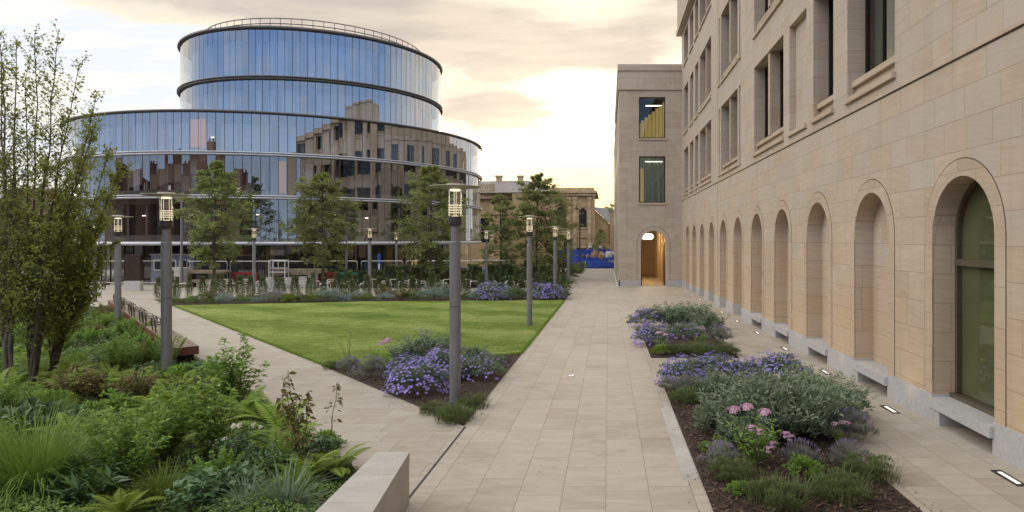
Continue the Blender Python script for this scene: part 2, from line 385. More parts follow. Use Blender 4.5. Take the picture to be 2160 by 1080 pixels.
M['totem'] = pm('bronze_totem', (0.045, 0.032, 0.022), 0.45, 0.4, 0.15, 2)
M['cabin'] = pm('grey_cabin', (0.18, 0.20, 0.235), 0.6, 0, 0.12, 1)
M['black'] = pm('black_plastic', (0.02, 0.02, 0.02), 0.5)
# foliage: (dark, light)
L_ = {}
L_['tree'] = leafmat('oak_leaf', (0.081, 0.106, 0.034), (0.308, 0.357, 0.118), 0.35, 0.5, 0.04)
L_['hazel'] = leafmat('hornbeam_leaf', (0.077, 0.107, 0.022), (0.321, 0.353, 0.071), 0.38, 0.45, 0.03, (0.20, 0.17, 0.02))
L_['fern'] = leafmat('fern_frond', (0.064, 0.121, 0.014), (0.264, 0.382, 0.052), 0.35, 0.5, 0.05)
L_['grass'] = leafmat('grass_blade', (0.051, 0.098, 0.014), (0.229, 0.332, 0.057), 0.3, 0.45, 0.06)
L_['sedge'] = leafmat('sedge_blade', (0.047, 0.084, 0.043), (0.224, 0.309, 0.187), 0.2, 0.4, 0.03)
L_['shrub'] = leafmat('shrub_leaf', (0.062, 0.119, 0.019), (0.276, 0.410, 0.084), 0.3, 0.4, 0.05)
L_['gloss'] = leafmat('glossy_leaf', (0.030, 0.067, 0.030), (0.126, 0.210, 0.092), 0.12, 0.28, 0.04)
L_['brown'] = leafmat('bronze_leaf', (0.062, 0.070, 0.022), (0.218, 0.180, 0.070), 0.3, 0.4, 0.03)
L_['cover'] = leafmat('ground_cover_leaf', (0.044, 0.087, 0.018), (0.206, 0.319, 0.068), 0.2, 0.5, 0.0)
L_['salvia'] = leafmat('grey_green_leaf', (0.071, 0.106, 0.061), (0.285, 0.364, 0.236), 0.2, 0.6, 0.03)
L_['lav'] = leafmat('lavender_leaf', (0.090, 0.101, 0.075), (0.297, 0.314, 0.260), 0.15, 0.7, 0.02)
L_['thyme'] = leafmat('thyme_leaf', (0.042, 0.067, 0.021), (0.200, 0.253, 0.093), 0.2, 0.6, 0.05)
L_['yew'] = leafmat('yew_leaf', (0.057, 0.083, 0.033), (0.216, 0.258, 0.099), 0.15, 0.55, 0.03)
L_['lime'] = leafmat('lime_leaf', (0.10, 0.14, 0.012), (0.30, 0.36, 0.06), 0.3, 0.5, 0.03)
L_['catmint'] = leafmat('catmint_leaf', (0.098, 0.130, 0.111), (0.312, 0.377, 0.332), 0.15, 0.7, 0.02)
L_['aster'] = leafmat('aster_petal', (0.13, 0.105, 0.40), (0.36, 0.31, 0.80), 0.25, 0.6, 0.02)
L_['pink'] = leafmat('phlox_petal', (0.476, 0.234, 0.394), (0.754, 0.515, 0.656), 0.25, 0.6, 0.02)
L_['rose'] = leafmat('white_petal', (0.70, 0.70, 0.62), (0.92, 0.92, 0.88), 0.25, 0.6, 0.0)
L_['yellow'] = leafmat('flower_eye', (0.42, 0.25, 0.02), (0.65, 0.42, 0.05), 0.0, 0.7, 0.0)
L_['mauve'] = leafmat('mauve_spike', (0.16, 0.13, 0.22), (0.34, 0.28, 0.46), 0.2, 0.7, 0.02)
L_['lawn'] = leafmat('lawn_blade', (0.085, 0.148, 0.013), (0.245, 0.356, 0.051), 0.3, 0.55, 0.0)
L_['stem'] = leafmat('plant_stem', (0.05, 0.05, 0.02), (0.13, 0.11, 0.05), 0.0, 0.7, 0.0)

# ------------------------------------------------------------------ leaf generators
def unit(v): return v / (np.linalg.norm(v, axis=-1, keepdims=True) + 1e-9)
def leaves(mb, P, D, N, L, W, sh, mi=0, fold=0.18, droop=0.12, wide=0.45):
    P = np.asarray(P); D = unit(np.asarray(D)); N = np.asarray(N)
    N = unit(N - (N * D).sum(-1, keepdims=True) * D)
    Sd = np.cross(D, N); L = np.broadcast_to(L, P.shape[:1])[:, None]; W = np.broadcast_to(W, P.shape[:1])[:, None]
    mid = P + D * L * wide
    l = mid + Sd * W * 0.5 + N * W * fold; r = mid - Sd * W * 0.5 + N * W * fold
    tip = P + D * L - N * L * droop
    mb.quads(np.stack([P, l, tip, r], 1), sh, mi)
def rdir(rng, n): return unit(rng.normal(size=(n, 3)))
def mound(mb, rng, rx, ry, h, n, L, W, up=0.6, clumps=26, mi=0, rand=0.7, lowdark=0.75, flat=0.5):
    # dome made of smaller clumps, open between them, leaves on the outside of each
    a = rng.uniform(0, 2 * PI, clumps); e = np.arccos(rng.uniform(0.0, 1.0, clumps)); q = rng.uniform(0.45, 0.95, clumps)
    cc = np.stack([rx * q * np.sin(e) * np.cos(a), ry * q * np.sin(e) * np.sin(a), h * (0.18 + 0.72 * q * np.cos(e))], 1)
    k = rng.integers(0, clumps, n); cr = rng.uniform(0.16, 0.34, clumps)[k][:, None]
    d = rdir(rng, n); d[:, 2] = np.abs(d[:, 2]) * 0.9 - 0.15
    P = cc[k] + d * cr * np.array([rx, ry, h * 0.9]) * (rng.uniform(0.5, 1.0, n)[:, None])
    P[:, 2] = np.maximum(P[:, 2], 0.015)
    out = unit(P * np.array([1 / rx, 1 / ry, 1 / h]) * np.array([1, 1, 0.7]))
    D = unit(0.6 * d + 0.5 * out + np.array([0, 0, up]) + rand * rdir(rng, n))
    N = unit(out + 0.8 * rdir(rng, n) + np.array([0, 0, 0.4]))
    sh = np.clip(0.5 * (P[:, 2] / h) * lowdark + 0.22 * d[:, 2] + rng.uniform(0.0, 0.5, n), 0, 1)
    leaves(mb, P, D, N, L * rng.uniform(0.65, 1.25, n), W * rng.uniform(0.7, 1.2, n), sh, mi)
def blades(mb, rng, n, r, Lm, W, spread=0.9, mi=0, droop=1.0):
    a = rng.uniform(0, 2 * PI, n); rb = r * np.sqrt(rng.uniform(0, 1, n))
    B = np.stack([rb * np.cos(a), rb * np.sin(a), np.zeros(n)], 1)
    a2 = a + rng.normal(0, 0.5, n); H = np.stack([np.cos(a2), np.sin(a2), np.zeros(n)], 1)
    L = Lm * rng.uniform(0.55, 1.15, n); tilt = spread * rng.uniform(0.1, 1.0, n)
    Sd = np.cross(H, [0, 0, 1.0]); Q = []
    def pt(t):
        th = tilt * (0.35 + 1.5 * droop * t)
        return B + (H * np.sin(th)[:, None] * 0.9 + np.array([0, 0, 1.0]) * np.cos(th)[:, None]) * (L * t)[:, None]
    ts = [0, 0.35, 0.7, 1.0]; ws = [0.8, 1.0, 0.7, 0.08]
    ps = [pt(t) for t in ts]
    for i in range(3):
        w0, w1 = W * ws[i] / 2, W * ws[i + 1] / 2
        Q.append(np.stack([ps[i] - Sd * w0, ps[i] + Sd * w0, ps[i + 1] + Sd * w1, ps[i + 1] - Sd * w1], 1))
    base = rng.uniform(0.1, 0.8, n)
    for i, q in enumerate(Q): mb.quads(q, np.clip(base * 0.6 + 0.18 * i, 0, 1), mi)
def fern_mesh(mb, rng, nf=13, L=0.75):
    for k in range(nf):
        a = k * 2 * PI / nf + rng.normal(0, 0.2); l = L * rng.uniform(0.7, 1.1); ele = rng.uniform(0.7, 1.25)
        H = np.array([math.cos(a), math.sin(a), 0.0]); m = 17
        t = np.linspace(0, 1, m); th = ele - 1.15 * t ** 1.4
        st = l / m; P = np.cumsum(np.stack([np.cos(th)[:, None] * H + np.sin(th)[:, None] * np.array([0, 0, 1.0])], 0)[0] * st, axis=0)
        P[:, 2] += 0.03
        T = unit(np.gradient(P, axis=0)); Sd = np.cross(T, [0, 0, 1.0]); Sd = unit(Sd); N = np.cross(Sd, T)
        w = np.sin(np.clip(t * 0.93 + 0.07, 0, 1) * PI) ** 0.8 * 0.34 * l * 0.55 + 0.01
        w[:2] *= 0.3
        s0 = rng.uniform(0.15, 0.7)
        for sgn in (-1, 1):
            D = unit(sgn * Sd + 0.35 * T - 0.12 * N)
            leaves(mb, P, D, N, w, st * 1.15, np.clip(s0 + 0.3 * t + rng.uniform(-0.12, 0.12, m), 0, 1), 0, 0.05, 0.15, 0.35)
        mb.tube(P[::4], np.linspace(0.006, 0.002, len(P[::4])), 3, 0, False, 0.3)
def stems_leaves(mb, rng, h, r, ns, nl, L, W, leafstart=0.25, arch=0.35, mi_l=0, mi_s=1, sr=0.006, out=0.5, whorl=False):
    for k in range(ns):
        a = rng.uniform(0, 2 * PI); q = math.sqrt(rng.uniform(0, 1))
        hh = h * rng.uniform(0.65, 1.05) * (1 - 0.25 * q); rr = r * q
        t = np.linspace(0, 1, 9)
        P = np.stack([math.cos(a) * rr * (0.12 + 0.88 * t ** (1 + arch)), math.sin(a) * rr * (0.12 + 0.88 * t ** (1 + arch)), hh * t], 1)
        P[:, :2] += np.cumsum(rng.normal(0, 0.012 * h, (9, 2)), 0)
        mb.tube(P, np.linspace(sr, sr * 0.3, 9), 4, mi_s, False, 0.4)
        tt = np.sort(rng.uniform(leafstart, 1.0, nl)); 
        B = np.stack([np.interp(tt, t, P[:, i]) for i in range(3)], 1)
        az = rng.uniform(0, 2 * PI, nl); D = np.stack([np.cos(az), np.sin(az), rng.uniform(-0.35, 0.8, nl)], 1)
        D = unit(D + out * np.array([math.cos(a), math.sin(a), 0.3]))
        off = rng.uniform(0, 0.11 * h, nl)[:, None] * (1.15 - tt)[:, None]
        N = unit(np.array([0, 0, 1.0]) + 0.55 * rdir(rng, nl))
        sh = np.clip(0.1 + 0.45 * tt + rng.uniform(0, 0.45, nl), 0, 1)
        leaves(mb, B + D * off, D, N, L * rng.uniform(0.6, 1.15, nl), W * rng.uniform(0.7, 1.1, nl), sh, mi_l)
def flowers(mb, P, N, r, rng, mi=0, mi_c=None, k=8, notch=0.62):
    P = np.asarray(P); n = len(P); N = unit(np.asarray(N)); A = unit(np.cross(N, rdir(rng, n))); B = np.cross(N, A)
    R = r * rng.uniform(0.75, 1.15, n)
    th = np.arange(2 * k) * PI / k; rad = np.where(np.arange(2 * k) % 2 == 0, 1.0, notch)
    lift = np.where(np.arange(2 * k) % 2 == 0, 0.15, 0.0)
    Q = P[:, None, :] + R[:, None, None] * ((np.cos(th) * rad)[None, :, None] * A[:, None, :] + (np.sin(th) * rad)[None, :, None] * B[:, None, :] + lift[None, :, None] * N[:, None, :])
    mb.quads(Q, rng.uniform(0.1, 1.0, n), mi)
    if mi_c is not None:
        q = 0.26
        Q = (P + N * R[:, None] * 0.14)[:, None, :] + R[:, None, None] * q * np.stack([A, B, -A, -B], 1)
        mb.quads(Q, rng.uniform(0.2, 0.9, n), mi_c)
# ------------------------------------------------------------------ camera, sky, sun
cam = bpy.data.cameras.new('camera'); co = bpy.data.objects.new('camera', cam); COL.objects.link(co)
co.location = (0, 0, 0); co.rotation_euler = (PI / 2, 0, 0)
cam.sensor_width = 36.0; cam.lens = 24.0; cam.clip_start = 0.05; cam.clip_end = 3000
cam.shift_x = (1080 - 1283) / 2160; cam.shift_y = (504 - 540) / 2160
S.camera = co
SUN_EL, SUN_AZ = math.radians(5.0), math.radians(-2.5)        # azimuth from +Y towards +X
sd = Vector((math.sin(SUN_AZ) * math.cos(SUN_EL), math.cos(SUN_AZ) * math.cos(SUN_EL), math.sin(SUN_EL)))
sun = bpy.data.lights.new('sun', 'SUN'); so = bpy.data.objects.new('sun', sun); COL.objects.link(so)
sun.energy = 0.7; sun.angle = math.radians(10); sun.color = (1.0, 0.78, 0.52)
so.rotation_euler = (-sd).to_track_quat('-Z', 'Y').to_euler(); so.location = (0, 60, 60)

W = bpy.data.worlds.new('World'); S.world = W; W.use_nodes = True
t = NT(W.node_tree)
gen = t.n('ShaderNodeTexCoord').outputs['Generated']
nv = t.n('ShaderNodeVectorMath', operation='NORMALIZE'); t.link(gen, nv.inputs[0]); d = nv.outputs[0]
sp = t.n('ShaderNodeSeparateXYZ'); t.link(d, sp.inputs[0]); x, y, z = sp.outputs
dot = t.n('ShaderNodeVectorMath', operation='DOT_PRODUCT'); t.link(d, dot.inputs[0]); dot.inputs[1].default_value = tuple(sd)
sdot = t.math('MAXIMUM', dot.outputs['Value'], 0.0)
zp = t.math('ADD', t.math('MAXIMUM', z, 0.0), 0.10)
cb = t.n('ShaderNodeCombineXYZ'); t.link(t.math('DIVIDE', x, zp), cb.inputs[0]); t.link(t.math('DIVIDE', y, zp), cb.inputs[1])
pl = cb.outputs[0]
n1 = t.noise(t.mapv(pl, (0.60, 0.95, 1), (0, 0, 0.22), (3.1, 1.45, 0)), 1.25, 9, 0.56, 0.7)
n2 = t.noise(t.mapv(pl, (0.9, 1.6, 1), (0, 0, 0.3), (7.7, 2.9, 0)), 1.6, 8, 0.6, 0.3)
glow = t.math('POWER', sdot, 40.0); wide = t.math('POWER', sdot, 5.0)
clear = t.mix(wide, (0.94, 0.90, 0.83), (1.0, 0.965, 0.90))
clear = t.mix(t.math('MULTIPLY', t.smooth(n2, 0.42, 0.56), t.math('SUBTRACT', 1.0, glow)), clear, t.mix(wide, (0.82, 0.845, 0.875), (0.78, 0.85, 0.93)))
cloud = t.mix(wide, (0.49, 0.455, 0.44), (0.53, 0.45, 0.40))
cloud = t.mix(t.smooth(n2, 0.36, 0.66), cloud, t.mix(wide, (0.70, 0.655, 0.60), (0.76, 0.64, 0.50)))
hi = t.smooth(z, 0.17, 0.29)
xa = t.math('ADD', t.math('DIVIDE', x, t.math('MAXIMUM', y, 0.05)), t.math('MULTIPLY', t.math('SUBTRACT', n2, 0.5), 0.22))
za = t.math('ADD', z, t.math('MULTIPLY', t.math('SUBTRACT', n1, 0.5), 0.075))
cov = t.math('ADD', t.math('ADD', t.math('MULTIPLY', hi, 0.11), 0.385), t.math('MULTIPLY', t.math('SUBTRACT', n1, 0.5), 0.55))
for cx, cz, sx, sz, amp in ((-.17, .185, .12, .028, .30), (-.10, .258, .14, .030, .26), (-.05, .335, .09, .030, -.06), (-.72, .20, .25, .055, -.16), (-.03, .205, .07, .03, -.2), (-.45, .30, .28, .045, .16), (-.78, .31, .30, .04, .20)):
    p = t.math('MULTIPLY', t.math('SUBTRACT', xa, cx), 1 / sx); q = t.math('MULTIPLY', t.math('SUBTRACT', za, cz), 1 / sz)
    gb_ = t.math('POWER', 2.718, t.math('MULTIPLY', t.math('ADD', t.math('MULTIPLY', p, p), t.math('MULTIPLY', q, q)), -1.0))
    cov = t.math('ADD', cov, t.math('MULTIPLY', gb_, amp))
mask = t.smooth(cov, 0.46, 0.60)
edge = t.math('MULTIPLY', t.smooth(cov, 0.42, 0.50), t.math('SUBTRACT', 1.0, t.smooth(cov, 0.50, 0.60)))
front = t.mix(mask, clear, cloud)
front = t.mix(t.math('MULTIPLY', edge, 0.6), front, t.mix(wide, (0.97, 0.85, 0.63), (1.05, 0.82, 0.48)))
front = t.mix(t.math('MULTIPLY', glow, t.math('SUBTRACT', 1.0, t.math('MULTIPLY', mask, 0.6))), front, (1.35, 1.25, 1.0))
low = t.math('MULTIPLY', t.math('POWER', sdot, 90.0), t.smooth(z, 0.17, 0.05))       # golden light low over the rooftops
front = t.mix(t.math('MULTIPLY', low, 0.85), front, (1.35, 1.02, 0.52))
back = t.mix(t.smooth(z, 0.0, 0.30), (0.50, 0.62, 0.82), (0.24, 0.43, 0.84))
back = t.mix(t.math('MULTIPLY', t.smooth(n1, 0.46, 0.66), 0.5), back, (0.50, 0.56, 0.68))
sky = t.mix(t.smooth(y, -0.25, 0.55), back, front)
zen = t.smooth(z, 0.33, 0.55)
sky = t.mix(zen, sky, t.mix(t.smooth(y, -0.35, 0.15), (2.1, 2.06, 2.02), (0.88, 0.85, 0.81)))
side = t.smooth(t.math('MULTIPLY', x, -1.0), 0.66, 0.88)          # brighter sky patch added beyond the frame to light the walls
sky = t.mix(t.math('MULTIPLY', side, t.smooth(z, 0.24, 0.40)), sky, (3.9, 3.6, 3.2))
sky = t.mix(t.smooth(z, -0.02, -0.06), sky, (0.10, 0.095, 0.085))
nish = t.n('ShaderNodeTexSky', sky_type='NISHITA', sun_disc=False, sun_elevation=SUN_EL, sun_rotation=SUN_AZ, air_density=1.0, dust_density=2.0)
b1 = t.n('ShaderNodeBackground'); t.link(nish.outputs[0], b1.inputs[0]); b1.inputs[1].default_value = 0.006
b2 = t.n('ShaderNodeBackground'); t.link(sky, b2.inputs[0]); b2.inputs[1].default_value = 1.11
ad = t.n('ShaderNodeAddShader'); t.link(b1.outputs[0], ad.inputs[0]); t.link(b2.outputs[0], ad.inputs[1])
o = t.n('ShaderNodeOutputWorld'); t.link(ad.outputs[0], o.inputs[0])
W.cycles.sampling_method = 'MANUAL'; W.cycles.sample_map_resolution = 512
S.view_settings.view_transform = 'Standard'; S.view_settings.look = 'None'; S.view_settings.exposure = 0; S.view_settings.gamma = 1
S.render.engine = 'CYCLES'; S.cycles.use_denoising = True
S.cycles.max_bounces = 8; S.cycles.transparent_max_bounces = 16; S.cycles.caustics_reflective = False; S.cycles.caustics_refractive = False
S.cycles.sample_clamp_indirect = 6.0

# ------------------------------------------------------------------ ground sheets
def sheet(name, pts, off, mat, parent=None, kind='structure'):
    mb = MB(); mb.poly([(x, y, gz(y) + off) for x, y in pts]); o = mb.build(name, mat)
    if kind: o['kind'] = kind
    return o
mb = MB(); ys = [-900, -60, 135, 1500]
for i in range(3): mb.poly([(-1500, ys[i], gz(ys[i])), (1500, ys[i], gz(ys[i])), (1500, ys[i + 1], gz(ys[i + 1])), (-1500, ys[i + 1], gz(ys[i + 1]))])
structure(mb.build('ground', M['asphalt']))
WX = 5.92
sheet('plaza', [(-75, -50), (-2.52, -50), (-2.52, 101), (-75, 101)], 0.004, M['pave_x'])
sheet('main_path', [(-2.515, -50), (WX + 0.6, -50), (WX + 0.6, 56.0), (0.95, 56.0), (0.95, 101), (-2.515, 101)], 0.006, M['pave_y'])
sheet('road', [(-75, 101), (60, 101), (60, 112), (-75, 112)], 0.004, M['asphalt'])
LAWN = [(-7.3, 17.85), (-2.56, 20.2), (-2.56, 41.0), (-14, 39.6), (-23.6, 36.9)]
sheet('lawn', LAWN, 0.02, None or (lambda: None)() or M['grout'])   # material set just below
def lawnmat():
    m, t = newmat('mown_lawn')
    pos = t.n('ShaderNodeNewGeometry').outputs['Position']
    wob = t.noise(pos, 0.5, 3)
    cbn = t.n('ShaderNodeVectorRotate', rotation_type='Z_AXIS'); t.link(pos, cbn.inputs[0]); cbn.inputs['Angle'].default_value = 0.5
    spx = t.n('ShaderNodeSeparateXYZ'); t.link(cbn.outputs[0], spx.inputs[0])
    st = t.math('SINE', t.math('ADD', t.math('MULTIPLY', spx.outputs[1], 1.5), t.math('MULTIPLY', wob, 6.5)))
    stripe = t.smooth(st, -0.5, 0.5)
    streak = t.noise(t.mapv(pos, (0.5, 2.2, 1), (0, 0, -0.2)), 2.6, 7, 0.72)
    patch = t.noise(pos, 0.4, 5); fine = t.noise(pos, 45, 4, 0.7)
    f = t.math('ADD', t.math('MULTIPLY', stripe, 0.10), t.math('ADD', t.math('MULTIPLY', streak, 0.80), t.math('MULTIPLY', t.math('SUBTRACT', patch, 0.17), 0.42)))
    f = t.math('ADD', f, t.math('MULTIPLY', t.math('SUBTRACT', fine, 0.5), 0.6))
    c = t.ramp(f, [(0.44, (0.068, 0.118, 0.012)), (0.62, (0.170, 0.220, 0.042)), (0.80, (0.33, 0.355, 0.13))])
    finish(t, principled(t, c, 0.85, 0.0, t.bump(fine, 0.7, 0.03), 0.2)); return m
bpy.data.objects['lawn'].data.materials[0] = lawnmat()
sheet('lawn_tip_bed', [(-2.56, 12.1), (-2.56, 20.18), (-7.3, 17.82)], 0.016, M['mulch'])
sheet('lawn_edge_bed', [(-2.56, 41.04), (-2.56, 44.6), (-14, 43.3), (-24.8, 41.6), (-27.3, 41.0), (-23.62, 36.95), (-14, 39.64)], 0.016, M['mulch'])
sheet('hedge_bed', [(-3.2, 52.5), (-3.2, 58.5), (-26, 57.5), (-26, 52.5)], 0.016, M['mulch'])
sheet('path_bed_near', [(1.26, 5.4), (3.76, 5.4), (3.76, 15.6), (1.26, 15.6)], 0.018, M['mulch'])
sheet('path_bed_far', [(1.22, 19.5), (3.74, 19.5), (3.74, 26.0), (1.22, 26.0)], 0.018, M['mulch'])
BED = [(-2.88, 8.46), (-3.68, 9.85), (-7.36, 14.4), (-11.1, 18.7), (-26.2, 36.2), (-60, 36.2), (-60, -12), (-2.88, -12)]
sheet('planting_bed', BED, 0.014, M['soil'])
# edging stones and drain slot
mb = MB()
for i in range(5):
    y0 = 9.3 + i * 0.83
    if y0 < 15.4: mb.box(1.03, 1.25, y0 + 0.004, y0 + 0.826, gz(y0) - 0.08, gz(y0 + 0.5) + 0.012)
structure(mb.build('bed_edging', M['kerbstone']))
mb = MB(); mb.box(-2.535, -2.500, 2.0, 12.05, -4, -3.9)
v = [(-2.54, 2, gz(2) + .0085), (-2.505, 2, gz(2) + .0085), (-2.505, 12.05, gz(12.05) + .0085), (-2.54, 12.05, gz(12.05) + .0085)]
mb = MB(); mb.poly(v); tag(mb.build('drain_slot', M['black']), 'narrow dark drain slot running along the main path edge', 'drain')

# ------------------------------------------------------------------ generic wall with openings
def wall(mb, f, u0, u1, v0, v1, ops, mi=0, v0f=None):
    """f(u, v, depth) -> xyz. ops: dict(u0,u1,v0,v1,arch). Fills the face around the openings."""
    br = {u0, u1}; NA = 18
    for o in ops:
        br.add(max(u0, o['u0'])); br.add(min(u1, o['u1']))
        if o.get('arch'):
            c = (o['u0'] + o['u1']) / 2; r = (o['u1'] - o['u0']) / 2
            for k in range(1, NA): br.add(c - r * math.cos(PI * k / NA))
    br = sorted(br)
    def top(o, u):
        if not o.get('arch'): return o['v1']
        c = (o['u0'] + o['u1']) / 2; r = (o['u1'] - o['u0']) / 2
        return o['v1'] - r + math.sqrt(max(0, r * r - (u - c) ** 2))
    for a, b in zip(br[:-1], br[1:]):
        if b - a < 1e-6: continue
        m = (a + b) / 2
        col = sorted([o for o in ops if o['u0'] < m < o['u1']], key=lambda o: o['v0'])
        la, lb = (v0f(a), v0f(b)) if v0f else (v0, v0)
        for o in col:
            if o['v0'] > min(la, lb) + 1e-6: mb.poly([f(a, la, 0), f(b, lb, 0), f(b, o['v0'], 0), f(a, o['v0'], 0)], mi)
            la, lb = top(o, a), top(o, b)
        if v1 > max(la, lb) + 1e-6: mb.poly([f(a, la, 0), f(b, lb, 0), f(b, v1, 0), f(a, v1, 0)], mi)
def outline(o, n=18):
    if not o.get('arch'): return [(o['u0'], o['v0']), (o['u1'], o['v0']), (o['u1'], o['v1']), (o['u0'], o['v1'])]
    c = (o['u0'] + o['u1']) / 2; r = (o['u1'] - o['u0']) / 2; s = o['v1'] - r
    return [(o['u0'], o['v0']), (o['u1'], o['v0'])] + [(c + r * math.cos(PI * k / n), s + r * math.sin(PI * k / n)) for k in range(n + 1)]
def reveal(mb, f, o, d0, d1, mi=0):
    P = outline(o)
    for (a, b), (c, e) in zip(P, P[1:] + P[:1]):
        if abs(a - c) + abs(b - e) < 1e-9: continue
        mb.poly([f(a, b, d0), f(c, e, d0), f(c, e, d1), f(a, b, d1)], mi)
def fbox(mb, f, u0, u1, v0, v1, d0, d1, mi=0):
    p = [f(u, v, d) for d in (d0, d1) for v in (v0, v1) for u in (u0, u1)]
    mb.add(p, [(0, 1, 3, 2), (4, 6, 7, 5), (0, 4, 5, 1), (2, 3, 7, 6), (0, 2, 6, 4), (1, 5, 7, 3)], None, mi)
def arch_band(mb, f, o, w0, w1, d0, d1, n=20, mi=0):
    """Surround strip from offset w0 to w1 outside the opening, from depth d0 (front) back to d1."""
    c = (o['u0'] + o['u1']) / 2; r = (o['u1'] - o['u0']) / 2; s = o['v1'] - r
    def ring(w):
        P = [(c + (r + w), o['v0'])] + [(c + (r + w) * math.cos(PI * k / n), s + (r + w) * math.sin(PI * k / n)) for k in range(n + 1)] + [(c - (r + w), o['v0'])]
        return P
    A, B = ring(w0), ring(w1)
    for i in range(len(A) - 1):
        a, b, c2, e = A[i], A[i + 1], B[i + 1], B[i]
        mb.poly([f(*a, d0), f(*b, d0), f(*c2, d0), f(*e, d0)], mi)
        mb.poly([f(*e, d0), f(*c2, d0), f(*c2, d1), f(*e, d1)], mi)
        mb.poly([f(*b, d0), f(*a, d0), f(*a, d1), f(*b, d1)], mi)

# ------------------------------------------------------------------ long stone building on the right
YE = 55.0
fR = lambda u, v, d: (WX + d, u, v)
bld = thing('stone_building', 'long pale sandstone building with arcade of arched niches beside the main path', 'building', (WX, 25, gz(25)))
def P_(mb, name, mat, parent, smooth=False):
    o = mb.build(name, mat, parent, smooth); o.matrix_parent_inverse = Matrix.Translation(-Vector(parent.location)); return o
ARCH = []
for k in range(-3, 11):
    c = 11.45 + 3.95 * k; ARCH.append(dict(u0=c - 1.0, u1=c + 1.0, v0=gz(c) - 0.05, v1=1.06 - 0.012 * k, arch=True, k=k))
COLS = [(14.1, 16.9, 'one'), (17.95, 19.7, 'one'), (20.4, 22.3, 'blind'), (23.07, 27.7, 'two'), (30.6, 36.3, 'slit'), (39.3, 44.2, 'two'), (44.9, 46.6, 'one'),
        (47.5, 49.5, 'one'), (50.6, 53.4, 'one'), (3.2, 6.2, 'one'), (-3, 1.0, 'two')]
ROWS = [(3.45, 6.92), (8.22, 11.75), (13.55, 16.05)]
WOPS = []
for (a, b, kd) in COLS:
    for r, (v0, v1) in enumerate(ROWS):
        if kd == 'slit':
            WOPS += [dict(u0=30.55, u1=30.95, v0=v0, v1=v1, kd='blind', r=r), dict(u0=31.25, u1=35.85, v0=v0, v1=v1, kd='two', r=r), dict(u0=36.15, u1=36.55, v0=v0, v1=v1, kd='blind', r=r)]
        else: WOPS.append(dict(u0=a, u1=b, v0=v0, v1=v1, kd=kd, r=r))
mb = MB()
wall(mb, fR, -20, YE, -4.6, 16.4, ARCH + WOPS)
for o in WOPS: reveal(mb, fR, o, 0, 0.52 if o['kd'] != 'blind' else 0.2)
for o in ARCH: reveal(mb, fR, o, 0, 0.44)
for o in ARCH:
    if o['k'] != 0: mb.poly([fR(u, v, 0.44) for u, v in outline(o)])
for o in WOPS:
    if o['kd'] == 'blind': mb.poly([fR(u, v, 0.2) for u, v in outline(o)])
# the rest of the shell: far end, back and flat roof
mb.poly([(26, -20, -4.6), (26, YE, -4.6), (26, YE, 16.4), (26, -20, 16.4)])
mb.poly([(WX, -20, -4.6), (26, -20, -4.6), (26, -20, 16.4), (WX, -20, 16.4)])
mb.poly([(WX, YE, -4.6), (WX, YE, 16.4), (26, YE, 16.4), (26, YE, -4.6)])
P_(mb, 'wall', M['stone'], bld)
mb = MB(); fbox(mb, fR, -20.2, YE + 0.35, 16.4, 16.75, -0.42, 0.6); fbox(mb, fR, 38.0, YE + 0.3, 16.75, 19.4, -0.34, 8.6); fbox(mb, fR, 37.8, YE + .4, 19.4, 19.7, -0.5, 8.8); fbox(mb, fR, -20.2, 37.79, 16.75, 17.3, -0.2, 0.3); fbox(mb, fR, 14.0, 25.0, 16.9, 18.4, 5.0, 12.0)
mb.box(WX + 0.65, 26, -20, YE, 16.6, 16.8)
P_(mb, 'cornice', M['stone_wing'], bld)
mb = MB(); fbox(mb, fR, -20, YE, 3.06, 3.12, -0.035, 0.01)
P_(mb, 'string_course', M['ring'], bld)
mb = MB(); fbox(mb, fR, -20, YE, 3.03, 3.06, -0.006, 0.01); fbox(mb, fR, 36.97, 37.0, -3.3, 3.03, -0.006, 0.01); fbox(mb, fR, 36.97, 37.0, 3.12, 16.4, -0.006, 0.01)
P_(mb, 'shadow_joint', M['grout'], bld)
# plinth follows the falling ground; granite blocks between the arches
mb = MB()
pe = [-20] + [e for o in ARCH for e in (o['u0'], o['u1'])] + [YE]
def plinth_block(mb, f, a, b, g, d0=-0.03, h=0.50):
    n = max(1, round((b - a) / 0.98))
    for i in range(n):
        u0, u1 = a + (b - a) * i / n, a + (b - a) * (i + 1) / n
        p = []
        for dd in (d0, 0.30):
            for u in (u0 + 0.004, u1 - 0.004): p += [f(u, g(u) - 0.1, dd), f(u, g(u) + h, dd)]
        mb.add(p, [(0, 2, 3, 1), (4, 5, 7, 6), (0, 1, 5, 4), (2, 6, 7, 3), (1, 3, 7, 5)])
for a, b in zip(pe[0::2], pe[1::2]):             # each pier has its own foot, with returns into the niches
    mb = MB(); plinth_block(mb, fR, a, b, gz)
    for u, s in ((a, -1), (b, 1)):
        if u in (-20, YE): continue
        g = gz(u); p, q = sorted((u - 0.01 * s, u + 0.02 * s)); fbox(mb, fR, p, q, g - .05, g + 0.497, -0.028, 0.435)
    P_(mb, 'plinth', M['granite'], bld)
for o in ARCH:
    if o['k'] < -1: continue
    mb = MB(); oo = dict(o); oo['v0'] = gz((o['u0'] + o['u1']) / 2) + 0.505
    arch_band(mb, fR, oo, 0.0, 0.285, -0.010, 0.01); ob = P_(mb, 'arch_surround', M['ring'], bld)
    mb = MB(); arch_band(mb, fR, oo, 0.287, 0.305, -0.004, 0.01); c = P_(mb, 'joint_line', M['grout'], bld); 
    c.parent = ob; c.matrix_parent_inverse = Matrix.Identity(4)
